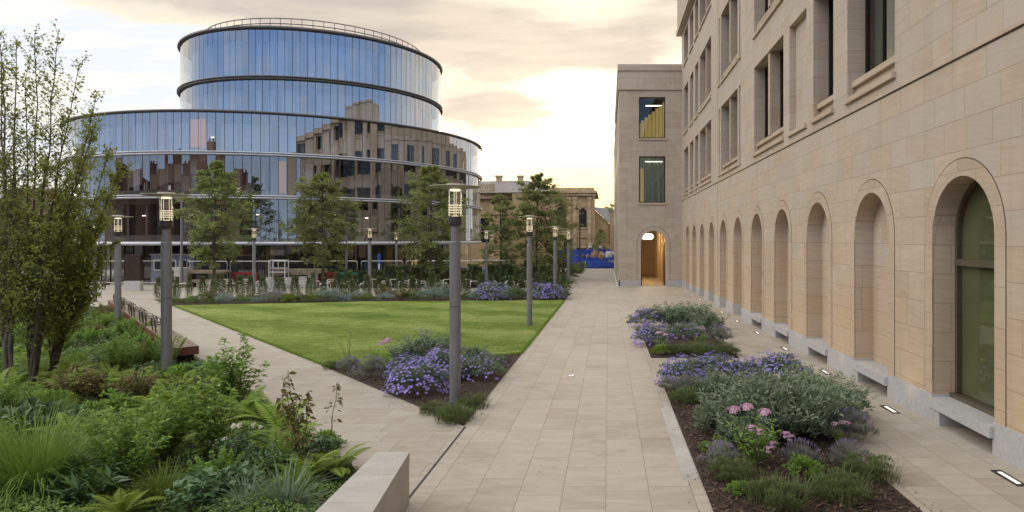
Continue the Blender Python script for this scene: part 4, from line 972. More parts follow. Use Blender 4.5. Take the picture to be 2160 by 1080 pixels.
# ------------------------------------------------------------------ brick houses across the street, which the curved glass mirrors
def house(x0, x1, y0, y1, ze, zr, label, mat='brick', chim=(0.2, 0.8), front=1):
    h = thing('terraced_house', label, 'house', ((x0 + x1) / 2, (y0 + y1) / 2, gz(y0)), 0, 'houses across the street')
    fF = lambda u, v, d: (u, y1 - d, v)
    n = max(2, int((x1 - x0) / 3)); ops = []
    for i in range(n):
        c = x0 + (x1 - x0) * (i + .5) / n
        for v0 in (-1.9, 1.4, 4.5, 7.4):
            if v0 + 1.9 < ze: ops.append(dict(u0=c - .6, u1=c + .6, v0=v0, v1=v0 + 1.8))
    mb = MB(); wall(mb, fF, x0, x1, -4, ze, ops)
    for o in ops: reveal(mb, fF, o, 0, .15)
    mb.poly([(x0, y0, -4), (x0, y1, -4), (x0, y1, ze), (x0, (y0 + y1) / 2, zr), (x0, y0, ze)]); mb.poly([(x1, y0, -4), (x1, y1, -4), (x1, y1, ze), (x1, (y0 + y1) / 2, zr), (x1, y0, ze)]); mb.poly([(x0, y0, -4), (x1, y0, -4), (x1, y0, ze), (x0, y0, ze)])
    P_(mb, 'wall', M[mat], h)
    for o in ops: window(h, fF, o['u0'], o['u1'], o['v0'], o['v1'], .1, .06, ((o['u0'] + o['u1']) / 2,), ((o['v0'] + o['v1']) / 2,), 'white_paint')
    mb = MB(); ym = (y0 + y1) / 2
    for a, b in ((y0 - .3, ym), (y1 + .3, ym)): mb.poly([(x0 - .1, a, ze - .15), (x1 + .1, a, ze - .15), (x1 + .1, b, zr + .05), (x0 - .1, b, zr + .05)])
    rf = P_(mb, 'roof', M['tile'], h)
    for q in chim:
        c = x0 + (x1 - x0) * q; mb = MB(); mb.box(c - .6, c + .6, ym - .45, ym + .45, zr - 1, zr + 1.8); mb.box(c - .7, c + .7, ym - .55, ym + .55, zr + 1.8, zr + 2.0)
        for k in (-.3, .3): mb.lathe([(.05, zr + 2.0), (.16, zr + 2.0), (.13, zr + 2.6), (.05, zr + 2.6)], 8, (c + k, ym))
        sub(mb, 'chimney', M[mat], rf, h)
house(-116, -97, -18, -6, 9.6, 13.4, 'red brick house with two chimneys, furthest of the mirrored street row')
house(-96, -80, -20, -8, 10.4, 14.6, 'red brick house with taller roof, second of the mirrored street row', chim=(.15, .6))
house(-79, -66, -24, -12, 9.0, 12.4, 'low red brick house, third of the mirrored street row', chim=(.5,))
house(-65, -50, -26, -12, 11.4, 15.4, 'tall red brick house with three storeys, fourth of the mirrored street row', chim=(.25, .75))
house(-49, -36, -32, -20, 9.4, 13.0, 'sandstone house of the mirrored street row, next to the tall brick house', 'oldstone', (.7,))
house(-35, -24, -34, -22, 7.4, 10.6, 'small brick house at the near end of the mirrored street row', 'brick', (.3,))
house(-124, -104, 0, 14, 9.8, 13.8, 'red brick house set back beyond the end of the mirrored street row', chim=(.9,))
house(-128, -106, 18, 34, 10.4, 14.6, 'brick house with gable towards the plaza, left of the mirrored row', chim=(.85,))
for x0, x1, y0, zr, lb in ((-88, -70, 96, 7.5, 'dark gabled house glimpsed behind the big left tree'), (-112, -92, 90, 9.5, 'dark roofed house further left behind the trees')):
    h = thing('distant_house', lb, 'house', (x0, y0, gz(y0))); mb = MB(); mb.box(x0, x1, y0, y0 + 10, -5, zr - 4); mb.add([(x0, y0, zr - 4), (x0, y0 + 10, zr - 4), (x0, y0 + 5, zr), (x1, y0, zr - 4), (x1, y0 + 10, zr - 4), (x1, y0 + 5, zr)], [(0, 1, 2), (3, 5, 4)])
    P_(mb, 'wall', M['brick'], h); mb = MB(); mb.poly([(x0, y0 - .3, zr - 4.2), (x1, y0 - .3, zr - 4.2), (x1, y0 + 5, zr), (x0, y0 + 5, zr)]); mb.poly([(x0, y0 + 10.3, zr - 4.2), (x1, y0 + 10.3, zr - 4.2), (x1, y0 + 5, zr), (x0, y0 + 5, zr)]); P_(mb, 'roof', M['tile'], h)
# ------------------------------------------------------------------ lamp posts
def make_lamp():
    r = thing('street_lamp', 'x', 'lamp')
    mb = MB(); mb.lathe([(0.0, -0.3), (.113, -0.3), (.113, 3.28), (.105, 3.30), (0.0, 3.30)], 20); mb.lathe([(0, 3.30), (.082, 3.30), (.082, 3.62), (0, 3.62)], 18)
    p = mb.build('pole', M['steel'], r, False)
    mb = MB(); mb.box(-.045, .045, -.1185, -.106, .55, .95); dr_ = mb.build('access_door', M['steel'], r)
    mb = MB(); mb.lathe([(.10, 0), (.19, 0), (.19, .022), (.118, .026), (.10, .026)], 20); mb.build('base_flange', M['steel_dark'], r)
    mb = MB(); mb.lathe([(.10, 1.98), (.1155, 1.98), (.1155, 1.99), (.10, 1.99)], 20); mb.build('joint_ring', M['steel_dark'], r)
    mb = MB(); mb.lathe([(0.0, 3.60), (.125, 3.62), (.135, 3.66), (.135, 3.80), (0.0, 3.80)], 20); mb.build('collar', M['steel_dark'], r)
    mb = MB(); mb.lathe([(.128, 3.80), (.132, 3.80), (.132, 4.33), (.128, 4.33)], 20); g = mb.build('lantern_glass', M['glass_lamp'], r, True)
    for k in range(4):
        mb = MB(); a = k * PI / 2 + .4; mb.tube([(.115 * math.cos(a), .115 * math.sin(a), 3.8), (.115 * math.cos(a), .115 * math.sin(a), 4.34)], .008, 5); mb.build('rod', M['lamp_glow'], r)
    for z in (3.87, 3.92, 3.97, 4.02):
        mb = MB(); mb.lathe([(.10, z), (.136, z), (.136, z + .014), (.10, z + .014)], 20); mb.build('louvre_ring', M['lamp_glow'], r)
    for z0, z1, q in ((4.315, 4.345, .10), (3.802, 3.812, .07)): mb = MB(); mb.lathe([(0, z0), (q, z0), (q, z1), (0, z1)], 16); mb.build('light_source', M['lamp_core'], r)
    mb = MB(); mb.lathe([(0, 4.35), (.17, 4.352), (.515, 4.392), (.525, 4.40), (.515, 4.41), (.2, 4.425), (.17, 4.46), (0, 4.47)], 40); mb.build('disc_hood', M['hood'], r)
    return r
M['hood'] = pm('pale_hood_metal', (0.30, 0.27, 0.23), 0.45, 0.3, 0.08)
lamp0 = make_lamp()
LAMPS = [(960, 13.84, 'tall grey lamp post standing among purple asters at the near lawn corner'),
         (1117, 27.7, 'grey lamp post at the lawn right edge, second along the main path'),
         (1171, 42.0, 'grey lamp post in the hedge bed, third along the main path'),
         (1199, 56.0, 'small grey lamp post furthest along the main path'),
         (351, 16.0, 'thick grey lamp post rising from shrubs behind the timber bench end'),
         (249, 27.5, 'grey lamp post half way along the timber bench row'),
         (200, 39.5, 'grey lamp post mostly hidden behind the big left tree'),
         (536, 46.5, 'grey lamp post by the bike hoops in front of the red barrier'),
         (780, 46.5, 'grey lamp post by the bike hoops right of the middle oak'),
         (836, 60.0, 'small grey lamp post in front of the glass building entrance'),
         (1026, 53.5, 'grey lamp post beside the light blue crate')]
for i, (px, y, lb) in enumerate(LAMPS):
    x = (px - 1283) * y / F; loc = (x, y, gz(y))
    if i == 0: lamp0.location = loc; lamp0['label'] = lb; lamp0['group'] = 'lamp posts around the lawn'
    else: dup(lamp0, loc, i * .7, 1.0, lb)
r = thing('lighting_column', 'thin plain grey column with no lantern left of the first oak', 'pole', (*at(383, 504, 53)[:2], gz(53)))
mb = MB(); mb.lathe([(0, -.2), (.11, -.2), (.10, 3), (.085, 3.02), (.075, 6.65), (0, 6.7)], 14); mb.build('pole', M['steel'], r)
mb = MB(); mb.box(-.25, .12, -.08, .08, 6.70, 6.78); mb.build('lantern_head', M['silver'], r)
r = thing('lighting_column', 'thin grey column right of the middle oak tree', 'pole', (*at(731, 504, 55)[:2], gz(55)))
mb = MB(); mb.lathe([(0, -.2), (.10, -.2), (.09, 3), (.07, 3.02), (.065, 4.6), (0, 4.65)], 14); mb.build('pole', M['steel'], r)
r = thing('street_light', 'dark pole with a wide twin lamp head before the old stone hall', 'pole', (*at(1223, 504, 90)[:2], gz(90)))
mb = MB(); mb.lathe([(0, -.2), (.10, -.2), (.07, 8.1), (0, 8.15)], 10); mb.build('pole', M['steel_dark'], r)
mb = MB(); mb.box(-.62, .62, -.06, .06, 8.1, 8.18); mb.box(-.66, -.25, -.15, .15, 8.15, 8.35); mb.box(.25, .66, -.15, .15, 8.15, 8.35); mb.build('twin_head', M['steel_dark'], r)

# ------------------------------------------------------------------ recessed ground lights
def make_gl():
    r = thing('ground_light', 'x', 'ground light')
    mb = MB(); mb.box(-.075, .075, -.32, .32, -.03, .010); mb.build('frame', M['bronze'], r)
    mb = MB(); mb.box(-.028, .028, -.23, .23, .0, .0135); mb.build('lens', M['ground_glow'], r)
    li = bpy.data.lights.new('uplight', 'SPOT'); lo = bpy.data.objects.new('uplight', li); COL.objects.link(lo); lo.parent = r; lo.location = (0.0, 0, .03)
    li.energy = 7; li.color = (1.0, 0.66, 0.32); li.spot_size = math.radians(115); li.spot_blend = 0.9; li.shadow_soft_size = 0.08; lo.rotation_euler = (PI, math.radians(14), 0)
    return r
gl0 = make_gl(); first = True
NM = ['right of the glazed arch', 'between the glazed arch and the second arch', 'between the second and third arches', 'between the third and fourth arches', 'between the fourth and fifth arches', 'between the fifth and sixth arches',
      'between the sixth and seventh arches', 'between the seventh and eighth arches', 'between the eighth and ninth arches', 'between the ninth and tenth arches', 'between the tenth and eleventh arches']
for k in range(11):
    y = 9.37 + 3.95 * k; lb = 'lit slot light in the paving ' + NM[k]
    if first: gl0.location = (5.50, y, gz(y) + .006); gl0['label'] = lb; gl0['group'] = 'slot lights along the arcade'; first = False
    else: dup(gl0, (5.50, y, gz(y) + .006), 0, 1.0, lb)
def make_dot(lb, x, y, s=1.0, grp='small lights along the end wing'):
    r = thing('spot_light', lb, 'ground light', (x, y, gz(y) + .006), 0, grp)
    mb = MB(); mb.lathe([(0, 0), (.09 * s, 0), (.09 * s, .008), (0, .01)], 14); mb.build('rim', M['steel'], r)
    mb = MB(); mb.lathe([(0, .008), (.065 * s, .008), (.065 * s, .014), (0, .016)], 12); mb.build('lens', M['ground_glow'], r); return r
for i in range(8): make_dot('small round ground light beside the end wing, %s from the wing corner' % ORD[i + 1], .72 - .0 * i, 55.8 + i * 4.1, 1.25)
r = thing('path_light', 'small square light set in the middle of the main path', 'ground light', (-.91, 16.8, gz(16.8) + .006))
mb = MB(); mb.box(-.09, .09, -.11, .11, 0, .008); mb.build('frame', M['steel'], r); mb = MB(); mb.box(-.07, .07, -.085, .085, .002, .012); mb.build('lens', M['white_paint'], r)
for px, y, lb in ((1235, 97.5, 'grey bollard at the far left end of the main path'), (1296, 97.5, 'grey bollard at the far end of the main path by the end wing')):
    r = thing('bollard', lb, 'bollard', (*at(px, 504, y)[:2], gz(y))); mb = MB(); mb.lathe([(0, -.1), (.07, -.1), (.07, 1.10), (.05, 1.13), (0, 1.14)], 12); mb.build('post', M['galv'], r)
    mb = MB(); mb.lathe([(.0, .0), (.12, .0), (.12, .02), (0, .02)], 12); mb.build('base_plate', M['steel'], r)

# ------------------------------------------------------------------ retaining wall of the planter
pw = thing('planter_wall', 'low pale stone wall edging the planting bed beside the main path', 'wall', (-2.66, 5, gz(5)))
ztop = -2.63; mb = MB(); e = 8.44
P0 = []; 
def pwbox(mb, ya, yb, z0a, z0b, z1, xo=0.0, mi=0):
    v = []
    for yy, z0 in ((ya, z0a), (yb, z0b)):
        xr = -2.455 + (8.45 - yy) * 0.10 + xo; xl = -2.86 + (8.45 - yy) * 0.02 - xo
        v += [(xl, yy, z0), (xr, yy, z0), (xr, yy, z1), (xl, yy, z1)]
    mb.add(v, [(0, 1, 2, 3), (7, 6, 5, 4), (0, 4, 5, 1), (1, 5, 6, 2), (2, 6, 7, 3), (3, 7, 4, 0)], None, mi)
n = 14; L = 8.44 + 3.0
for i in range(n):
    ya, yb = -3 + L * i / n, -3 + L * (i + 1) / n; pwbox(mb, ya + .003, yb - .003, gz(ya) - .2, gz(yb) - .2, ztop - .125, -.006)
P_(mb, 'wall_block', M['granite_cap'], pw)
mb = MB()
for i in range(n):
    ya, yb = -3 + L * i / n, -3 + L * (i + 1) / n; pwbox(mb, ya + .0025, yb - .0025, ztop - .12, ztop - .12, ztop, 0.0)
P_(mb, 'coping', M['granite_cap'], pw)
mb = MB(); pwbox(mb, -3, 8.42, gz(0) - .3, gz(0) - .3, ztop - .02, -.03); P_(mb, 'mortar', M['grout'], pw)

# ------------------------------------------------------------------ long timber bench with seat backs
bx0, by0 = -11.45, 18.55; bx1, by1 = -25.3, 35.0
Lb = math.hypot(bx1 - bx0, by1 - by0); ang = math.atan2(by1 - by0, bx1 - bx0)
slope = (gz(by1) - gz(by0)) / Lb
bn = thing('timber_bench', 'long red-brown timber bench with seat backs along the planting bed', 'bench', (bx0, by0, gz(by0)), ang)
def zl(u): return slope * u
mb = MB()
for k in range(5):
    w0 = -.27 + k * .11
    v = [(u, w, zl(u) + z) for z in (.41, .46) for w in (w0, w0 + .098) for u in (0, Lb)]
    mb.add(v, [(0, 2, 3, 1), (4, 5, 7, 6), (0, 1, 5, 4), (2, 6, 7, 3), (0, 4, 6, 2), (1, 3, 7, 5)])
mb.build('seat', M['seatwood'], bn)
mb = MB()
for w0, w1 in ((-.285, -.272), (.272, .285)):
    v = [(u, w, zl(u) + z) for z in (.24, .462) for w in (w0, w1) for u in (0, Lb)]
    mb.add(v, [(0, 2, 3, 1), (4, 5, 7, 6), (0, 1, 5, 4), (2, 6, 7, 3), (0, 4, 6, 2), (1, 3, 7, 5)])
mb.box(-.014, -.001, -.285, .285, .24, .462); mb.build('fascia', M['timber'], bn)
for k in range(9):
    u = .35 + k * (Lb - .7) / 8; mb = MB(); mb.box(u - .12, u + .12, -.2, .2, zl(u) - .05, zl(u) + .40); mb.build('leg', M['bronze'], bn)
for i, u in enumerate((4.6, 7.0, 8.0, 10.6, 11.6, 14.4, 15.4, 18.4)):
    z0 = zl(u) + .46; mb = MB()                      # backs stand on the planting side, arms reach towards the lawn
    for k in range(3):
        v = [(u + a, .20 + .05 * (z - .18) * 2 + b, z0 + z) for z in (.18 + .11 * k, .27 + .11 * k) for b in (0, .022) for a in (-.38, .38)]
        mb.add(v, [(0, 2, 3, 1), (4, 5, 7, 6), (0, 1, 5, 4), (2, 6, 7, 3), (0, 4, 6, 2), (1, 3, 7, 5)])
    b = mb.build('backrest', M['seatwood'], bn)
    for s in (-.40, .40):
        mb = MB(); mb.tube([(u + s, .24, z0 - .25), (u + s, .22, z0), (u + s, .26, z0 + .42)], .018, 6)
        mb.tube([(u + s, .24, z0 + .26), (u + s, -.10, z0 + .27), (u + s, -.17, z0 + .24), (u + s, -.19, z0 + .16), (u + s, -.19, z0)], .016, 6); a = mb.build('armrest', M['steel_dark'], b)

# ------------------------------------------------------------------ bike hoops
def make_hoop():
    r = thing('bike_hoop', 'x', 'bike rack'); w, h = .36, .84; c = .14
    pts = [(-w, 0, -.1), (-w, 0, h - c)] + [(-w + c - c * math.cos(q), 0, h - c + c * math.sin(q)) for q in np.linspace(.25, PI / 2, 5)] + [(w - c + c * math.sin(q), 0, h - c + c * math.cos(q)) for q in np.linspace(0, PI / 2 - .25, 5)] + [(w, 0, h - c), (w, 0, -.1)]
    mb = MB(); mb.tube(pts, .030, 8); mb.build('tube', M['galv'], r, True)
    for s in (-w, w):
        mb = MB(); mb.lathe([(0, 0), (.08, 0), (.08, .012), (0, .012)], 12, (s, 0)); mb.build('base_plate', M['galv'], r)
    return r
hoop0 = make_hoop(); first = True
ROWH = {'front': (43.9, [391, 433, 484, 518, 557, 599, 640, 686, 727, 770, 808, 850, 892, 935, 976, 1020, 1060, 1100]),
        'middle': (46.6, [475, 513, 552, 592, 630, 664, 702, 740, 776, 815, 852, 888, 926, 964, 1000, 1038, 1076, 1112]),
        'back': (49.2, [480, 522, 566, 612, 655, 700, 745, 790, 832, 870, 912, 944, 984])}
for rn, (y, L) in ROWH.items():
    for i, px in enumerate(L):
        yy = y + rng.normal(0, .05); loc = ((px - 1283) * yy / F, yy, gz(yy)); lb = 'steel bike hoop behind the lawn, %s from the left in the %s row' % (ORD[i + 1], rn)
        rz = math.radians(48 + rng.normal(0, 2.5))
        if first: hoop0.location = loc; hoop0.rotation_euler = (0, 0, rz); hoop0['label'] = lb; hoop0['group'] = 'bike hoops behind the lawn'; first = False
        else: dup(hoop0, loc, rz, 1.0, lb)

# ------------------------------------------------------------------ temporary fencing and building site bits
def make_fence():
    r = thing('mesh_fence_panel', 'x', 'fence'); w, h = 1.7, 2.0; c = .16
    pts = [(-w, 0, .05), (-w, 0, h - c)] + [(-w + c - c * math.cos(q), 0, h - c + c * math.sin(q)) for q in np.linspace(.3, PI / 2, 4)] + [(w - c + c * math.sin(q), 0, h - c + c * math.cos(q)) for q in np.linspace(0, PI / 2 - .3, 4)] + [(w, 0, h - c), (w, 0, .05)]
    mb = MB(); mb.tube(pts, .024, 6); mb.tube([(-w, 0, .2), (w, 0, .2)], .018, 5); mb.build('frame', M['galv'], r)
    mb = MB()
    for k in range(28): x = -w + .06 + k * (2 * w - .12) / 27; mb.tube([(x, 0, .2), (x, 0, h)], .0028, 3, 0, False)
    for k in range(7): z = .35 + k * .25; mb.tube([(-w, 0, z), (w, 0, z)], .003, 3, 0, False)
    mb.build('wire_mesh', M['steel'], r)
    for s in (-w, w): mb = MB(); mb.box(s - .1, s + .1, -.35, .35, 0, .12); mb.build('foot', M['black'], r)
    return r
f0 = make_fence(); first = True
FX = [(180, 57), (243, 57), (330, 57), (437, 56), (528, 56), (620, 56), (712, 57), (806, 57), (900, 57), (950, 58), (1035, 60), (1078, 62)]
for i, (px, y) in enumerate(FX):
    loc = ((px - 1283) * y / F, y, gz(y)); lb = 'galvanised mesh fence panel, %s from the left before the glass building' % ORD[i + 1]
    if first: f0.location = loc; f0['label'] = lb; f0['group'] = 'temporary fence panels'; first = False
    else: dup(f0, loc, rng.normal(0, .05), 1.0, lb)
def barrier(px, y, mat, lb, w=1.0, h=1.0, rz=0.0, wide=.03):
    r = thing('safety_barrier', lb, 'barrier', (*at(px, 504, y)[:2], gz(y)), rz)
    mb = MB(); mb.box(-w, w, -wide, wide, h - .18, h); mb.box(-w, w, -wide, wide, .16, .3); mb.box(-w, -w + .12, -wide + .002, wide - .002, .3, h - .18); mb.box(w - .12, w, -wide + .002, wide - .002, .3, h - .18)
    n = 9
    for k in range(1, n): x = -w + 2 * w * k / n; mb.box(x - .035, x + .035, -wide * .7, wide * .7, .3, h - .18)
    mb.build('panel', M[mat], r)
    for s in (-w * .8, w * .8): mb = MB(); mb.box(s - .06, s + .06, -.3, .3, 0, .16); mb.build('foot', M['black'], r)
barrier(515, 54.4, 'red_plastic', 'red plastic barrier left of the white scaffold tower', 1.05, 1.15)
barrier(690, 54.6, 'red_plastic', 'red plastic barrier behind the middle oak trunk', .85, 1.15, .1)
barrier(737, 54.6, 'green_metal', 'green mesh barrier right of the second red barrier', 1.0, 1.15, 0, .015)
barrier(834, 56.2, 'blue_plastic', 'dark blue plastic barrier before the glass building entrance', .9, 1.1, .1)
barrier(962, 57.5, 'red_plastic', 'red plastic barrier behind the tallest lamp post', .75, 1.15, 0)
r = thing('info_totem', 'dark bronze sign totem on a pale stone base at the plaza edge', 'sign', (-34.2, 49.2, gz(49.2)), .06)
mb = MB(); mb.box(-.54, .54, -.16, .16, .74, 2.62); mb.build('panel', M['totem'], r); mb = MB(); mb.box(-.56, .56, -.2, .2, -.1, .735); mb.build('base', M['concrete'], r)
r = thing('site_cabin', 'grey-blue site cabin with windows behind the sign totem', 'cabin', (-36.9, 57.5, gz(57.5)))
mb = MB(); mb.box(-1.6, 2.0, 0, 2.4, 0, 2.5); mb.build('wall', M['cabin'], r)
for a, b in ((-1.35, -.55), (-.3, .5), (.8, 1.7)):
    mb = MB(); mb.box(a, b, -.04, -.003, 1.2, 2.1); w = mb.build('window', M['white_paint'], r); mb = MB(); mb.box(a + .06, b - .06, -.06, -.042, 1.26, 2.04); c = mb.build('pane', M['window_dark'], w)
mb = MB(); mb.box(-1.7, 2.1, -.1, 2.5, 2.5, 2.58); mb.build('roof', M['silver'], r)
def simple(name, lb, cat, px, y, parts, rz=0.0):
    r = thing(name, lb, cat, (*at(px, 504, y)[:2], gz(y)), rz)
    for nm, mat, boxes in parts:
        mb = MB()
        for b in boxes: mb.box(*b)
        mb.build(nm, M[mat], r)
    return r
simple('stone_pallet', 'tall stack of white stone blocks beside the thin grey column', 'stone stack', 374, 53.6, [('block', 'concrete', [(-.85, -.33, -.5, .5, .14, .72), (-.32, .30, -.5, .5, .14, .72), (.31, .85, -.5, .5, .14, .72), (-.85, -.02, -.5, .5, .73, 1.55), (0, .85, -.5, .5, .73, 1.55)]), ('pallet', 'pallet', [(-.9, .9, -.55, .55, .10, .14), (-.9, -.7, -.55, .55, 0, .10), (-.1, .1, -.55, .55, 0, .1), (.7, .9, -.55, .55, 0, .1)])])
simple('timber_stack', 'stack of long pale boards left of the first red barrier', 'timber stack', 440, 54.0, [('board', 'pallet', [(-1.6, 1.55, -.4, .4, 1.28, 1.34), (-1.5, 1.62, -.4, .4, 1.20, 1.27), (-1.55, 1.5, -.4, .4, 1.10, 1.19), (-1.5, 1.4, -.4, .4, .40, .62)]), ('trestle', 'steel_dark', [(-1.3, -1.2, -.35, .35, 0, .40), (1.1, 1.2, -.35, .35, 0, .4), (-1.3, -1.2, -.35, .35, .62, 1.10), (1.1, 1.2, -.35, .35, .62, 1.1)])])
simple('timber_stack', 'stack of long grey boards right of the white scaffold tower', 'timber stack', 635, 54.6, [('board', 'pallet', [(-2.0, 1.9, -.4, .4, 1.35, 1.42), (-1.9, 2.0, -.4, .4, 1.1, 1.33), (-2.1, 1.6, -.4, .4, .95, 1.08)]), ('trestle', 'steel_dark', [(-1.3, -1.2, -.35, .35, 0, .95), (1.1, 1.2, -.35, .35, 0, .95)])])
simple('rubble_sack', 'pale sack and rubble heap under the left board stack', 'sack', 462, 53.0, [('sack', 'white_sack', [(-.62, .0, -.3, .3, 0, .62), (.02, .5, -.28, .3, 0, .45), (-.4, .3, -.2, .2, .45, .75)])], .2)
simple('rubble_sack', 'white sack heap under the grey board stack', 'sack', 585, 53.2, [('sack', 'white_sack', [(-1.1, -.35, -.3, .3, 0, .8), (-.33, .35, -.28, .3, 0, .62), (.4, 1.1, -.3, .3, 0, .8)])], .1)
simple('rubble_sack', 'pair of white sacks right of the grey board stack', 'sack', 650, 53.2, [('sack', 'white_sack', [(-.6, -.05, -.3, .3, 0, .85), (.1, .65, -.28, .3, 0, .95)])], -.1)
r = thing('scaffold_tower', 'small white scaffold tower beside the board stack', 'scaffold', (*at(588, 504, 53.6)[:2], gz(53.6)))
mb = MB()
for sx in (-.62, .62):
    for sy in (-.3, .3): mb.tube([(sx, sy, .1), (sx, sy, 2.15)], .03, 6)
    for z in (.6, 1.2, 1.5, 2.12): mb.tube([(sx, -.3, z), (sx, .3, z)], .025, 5)
for z in (1.2, 1.5, 2.12):
    for sy in (-.3, .3): mb.tube([(-.62, sy, z), (.62, sy, z)], .025, 5)
mb.tube([(.1, -.3, 1.5), (.1, -.3, 2.12)], .022, 5); mb.build('frame', M['white_paint'], r)
mb = MB(); mb.box(-.66, .66, -.33, .33, 1.51, 1.56); mb.build('platform', M['silver'], r)
for sx in (-.62, .62):
    for sy in (-.3, .3): mb = MB(); mb.lathe([(0, 0), (.08, .02), (.08, .1), (0, .12)], 8, (sx, sy)); mb.build('wheel', M['black'], r)
simple('storage_crate', 'light blue plastic crate with lid right of the tallest lamp post', 'crate', 1036, 59.0, [('body', 'blue_light', [(-.62, .62, -.4, .4, .55, 1.20)]), ('lid', 'blue_light', [(-.68, .68, -.44, .44, 1.20, 1.30)]), ('stand', 'steel_dark', [(-.6, -.5, -.35, .35, 0, .55), (.5, .6, -.35, .35, 0, .55)])])
simple('plastic_bin', 'black lidded bin right of the light blue crate', 'bin', 1057, 59.2, [('body', 'black', [(-.27, .27, -.3, .3, .1, 1.25)]), ('lid', 'black', [(-.31, .31, -.34, .34, 1.25, 1.36)])])
simple('plastic_bin', 'dark green lidded bin just right of the black bin', 'bin', 1073, 59.3, [('body', 'green_metal', [(-.2, .2, -.3, .3, .1, 1.15)]), ('lid', 'green_metal', [(-.24, .24, -.34, .34, 1.15, 1.25)])])
simple('machine_box', 'dark generator box with pale panels behind the hedge', 'generator', 1094, 59.6, [('body', 'steel_dark', [(-.62, .62, -.5, .5, .2, 1.02)]), ('panel', 'silver', [(-.5, -.2, -.53, -.502, .4, .9), (.1, .5, -.53, -.502, .5, .9)]), ('wheel', 'black', [(-.5, -.25, -.45, .45, 0, .2), (.25, .5, -.45, .45, 0, .2)])])
simple('feather_flag', 'dark blue banner with a white patch by the entrance', 'banner', 800, 57.5, [('cloth', 'blue_plastic', [(-.11, .11, -.01, .01, 1.0, 2.6)]), ('patch', 'white_paint', [(-.08, .05, -.02, -.011, 1.3, 1.75)]), ('post', 'steel', [(-.14, -.11, -.015, .015, 0, 2.6)])])
simple('concrete_upstand', 'long low pale concrete wall behind the bike hoops', 'low wall', 905, 58.8, [('wall', 'concrete', [(-3.0, 5.5, -.1, .1, 0, .28)])])

# ------------------------------------------------------------------ skips full of rubbish
def skip(lb, x0, x1, y, dp, h, nrib, text=False):
    r = thing('rubbish_skip', lb, 'skip', ((x0 + x1) / 2, y, gz(y))); w = (x1 - x0) / 2; th = .07
    mb = MB(); mb.box(-w, w, 0, th, .22, h); mb.box(-w, w, dp - th, dp, .22, h); mb.box(-w, -w + th, th, dp - th, .22, h); mb.box(w - th, w, th, dp - th, .22, h); mb.box(-w + th, w - th, th, dp - th, .22, .3)
    mb.box(-w, w, th + .02, dp - th - .02, .0, .215)
    mb.build('body', M['skip_blue'], r)
    mb = MB()
    for i in range(nrib): x = -w + .1 + (2 * w - .2) * i / (nrib - 1); mb.box(x - .06, x + .06, -.09, -.002, .24, h - .15)
    mb.build('rib', M['skip_blue'], r)
    mb = MB(); mb.box(-w - .05, w + .05, -.1, .0, h - .14, h + .02); mb.box(-w - .05, w + .05, dp, dp + .1, h - .14, h + .02); mb.build('rim', M['skip_blue'], r)
    return r
s1 = skip('long blue skip in front, heaped with cardboard and white sacks', -4.05, 2.3, 100.2, 2.3, 1.62, 9)
s2 = skip('taller blue skip behind, with white bags on top', -7.3, .35, 106.0 - 2.6, 2.2, 2.75, 10)
def heap(name, lb, cat, mat, px, py, y, w, h, n, seed, group=None):
    r = np.random.default_rng(seed); mb = MB(); x, _, z = at(px, py, y)
    for i in range(n):
        c = (r.normal(0, w * .3), r.normal(0, .3)); sz = r.uniform(.2, .5) * w; a = r.uniform(0, PI)
        zz = r.uniform(-.1, .6) * h
        V = np.array([(sx * sz, sy * sz * .7, sz_ * h * .38) for sz_ in (-1, 1) for sy in (-1, 1) for sx in (-1, 1)]) * (1 + r.normal(0, .13, (8, 3)))
        R = Matrix.Rotation(a, 3, 'Z') @ Matrix.Rotation(r.normal(0, .4), 3, 'X') @ Matrix.Rotation(r.normal(0, .35), 3, 'Y'); V = V @ np.array(R).T + np.array([c[0], c[1], zz])
        mb.add(V, [(0, 2, 3, 1), (4, 5, 7, 6), (0, 1, 5, 4), (2, 6, 7, 3), (0, 4, 6, 2), (1, 3, 7, 5)])
    o = mb.build(name, M[mat]); o.location = (x, y, z); tag(o, lb, cat, group); return o
heap('cardboard_pile', 'flattened brown cardboard heaped in the front skip', 'cardboard', 'cardboard', 1258, 540, 101.2, 1.1, .9, 9, 3)
heap('cardboard_pile', 'tan board sheet leaning in the left of the front skip', 'cardboard', 'pallet', 1241, 541, 101.0, .55, .5, 4, 5)
heap('white_sack', 'bulging white sack at the right end of the front skip', 'sack', 'white_sack', 1288, 540, 101.2, 1.0, .7, 7, 9)
heap('white_sack', 'white bag on the left of the rear skip top', 'sack', 'white_sack', 1247, 521, 104.4, .6, .55, 5, 11)
heap('cardboard_pile', 'pale grey box on the rear skip, right of the white bag', 'box', 'concrete', 1264, 521, 104.4, .5, .5, 3, 13)
heap('rubble_pile', 'dark scrap spilling at the left end of the front skip', 'scrap', 'steel_dark', 1229, 542, 101.0, .5, .4, 6, 17)
heap('rubble_pile', 'low pale rubble along the rear skip, left of the white bag', 'rubble', 'pallet', 1226, 525, 104.4, .9, .4, 7, 19)
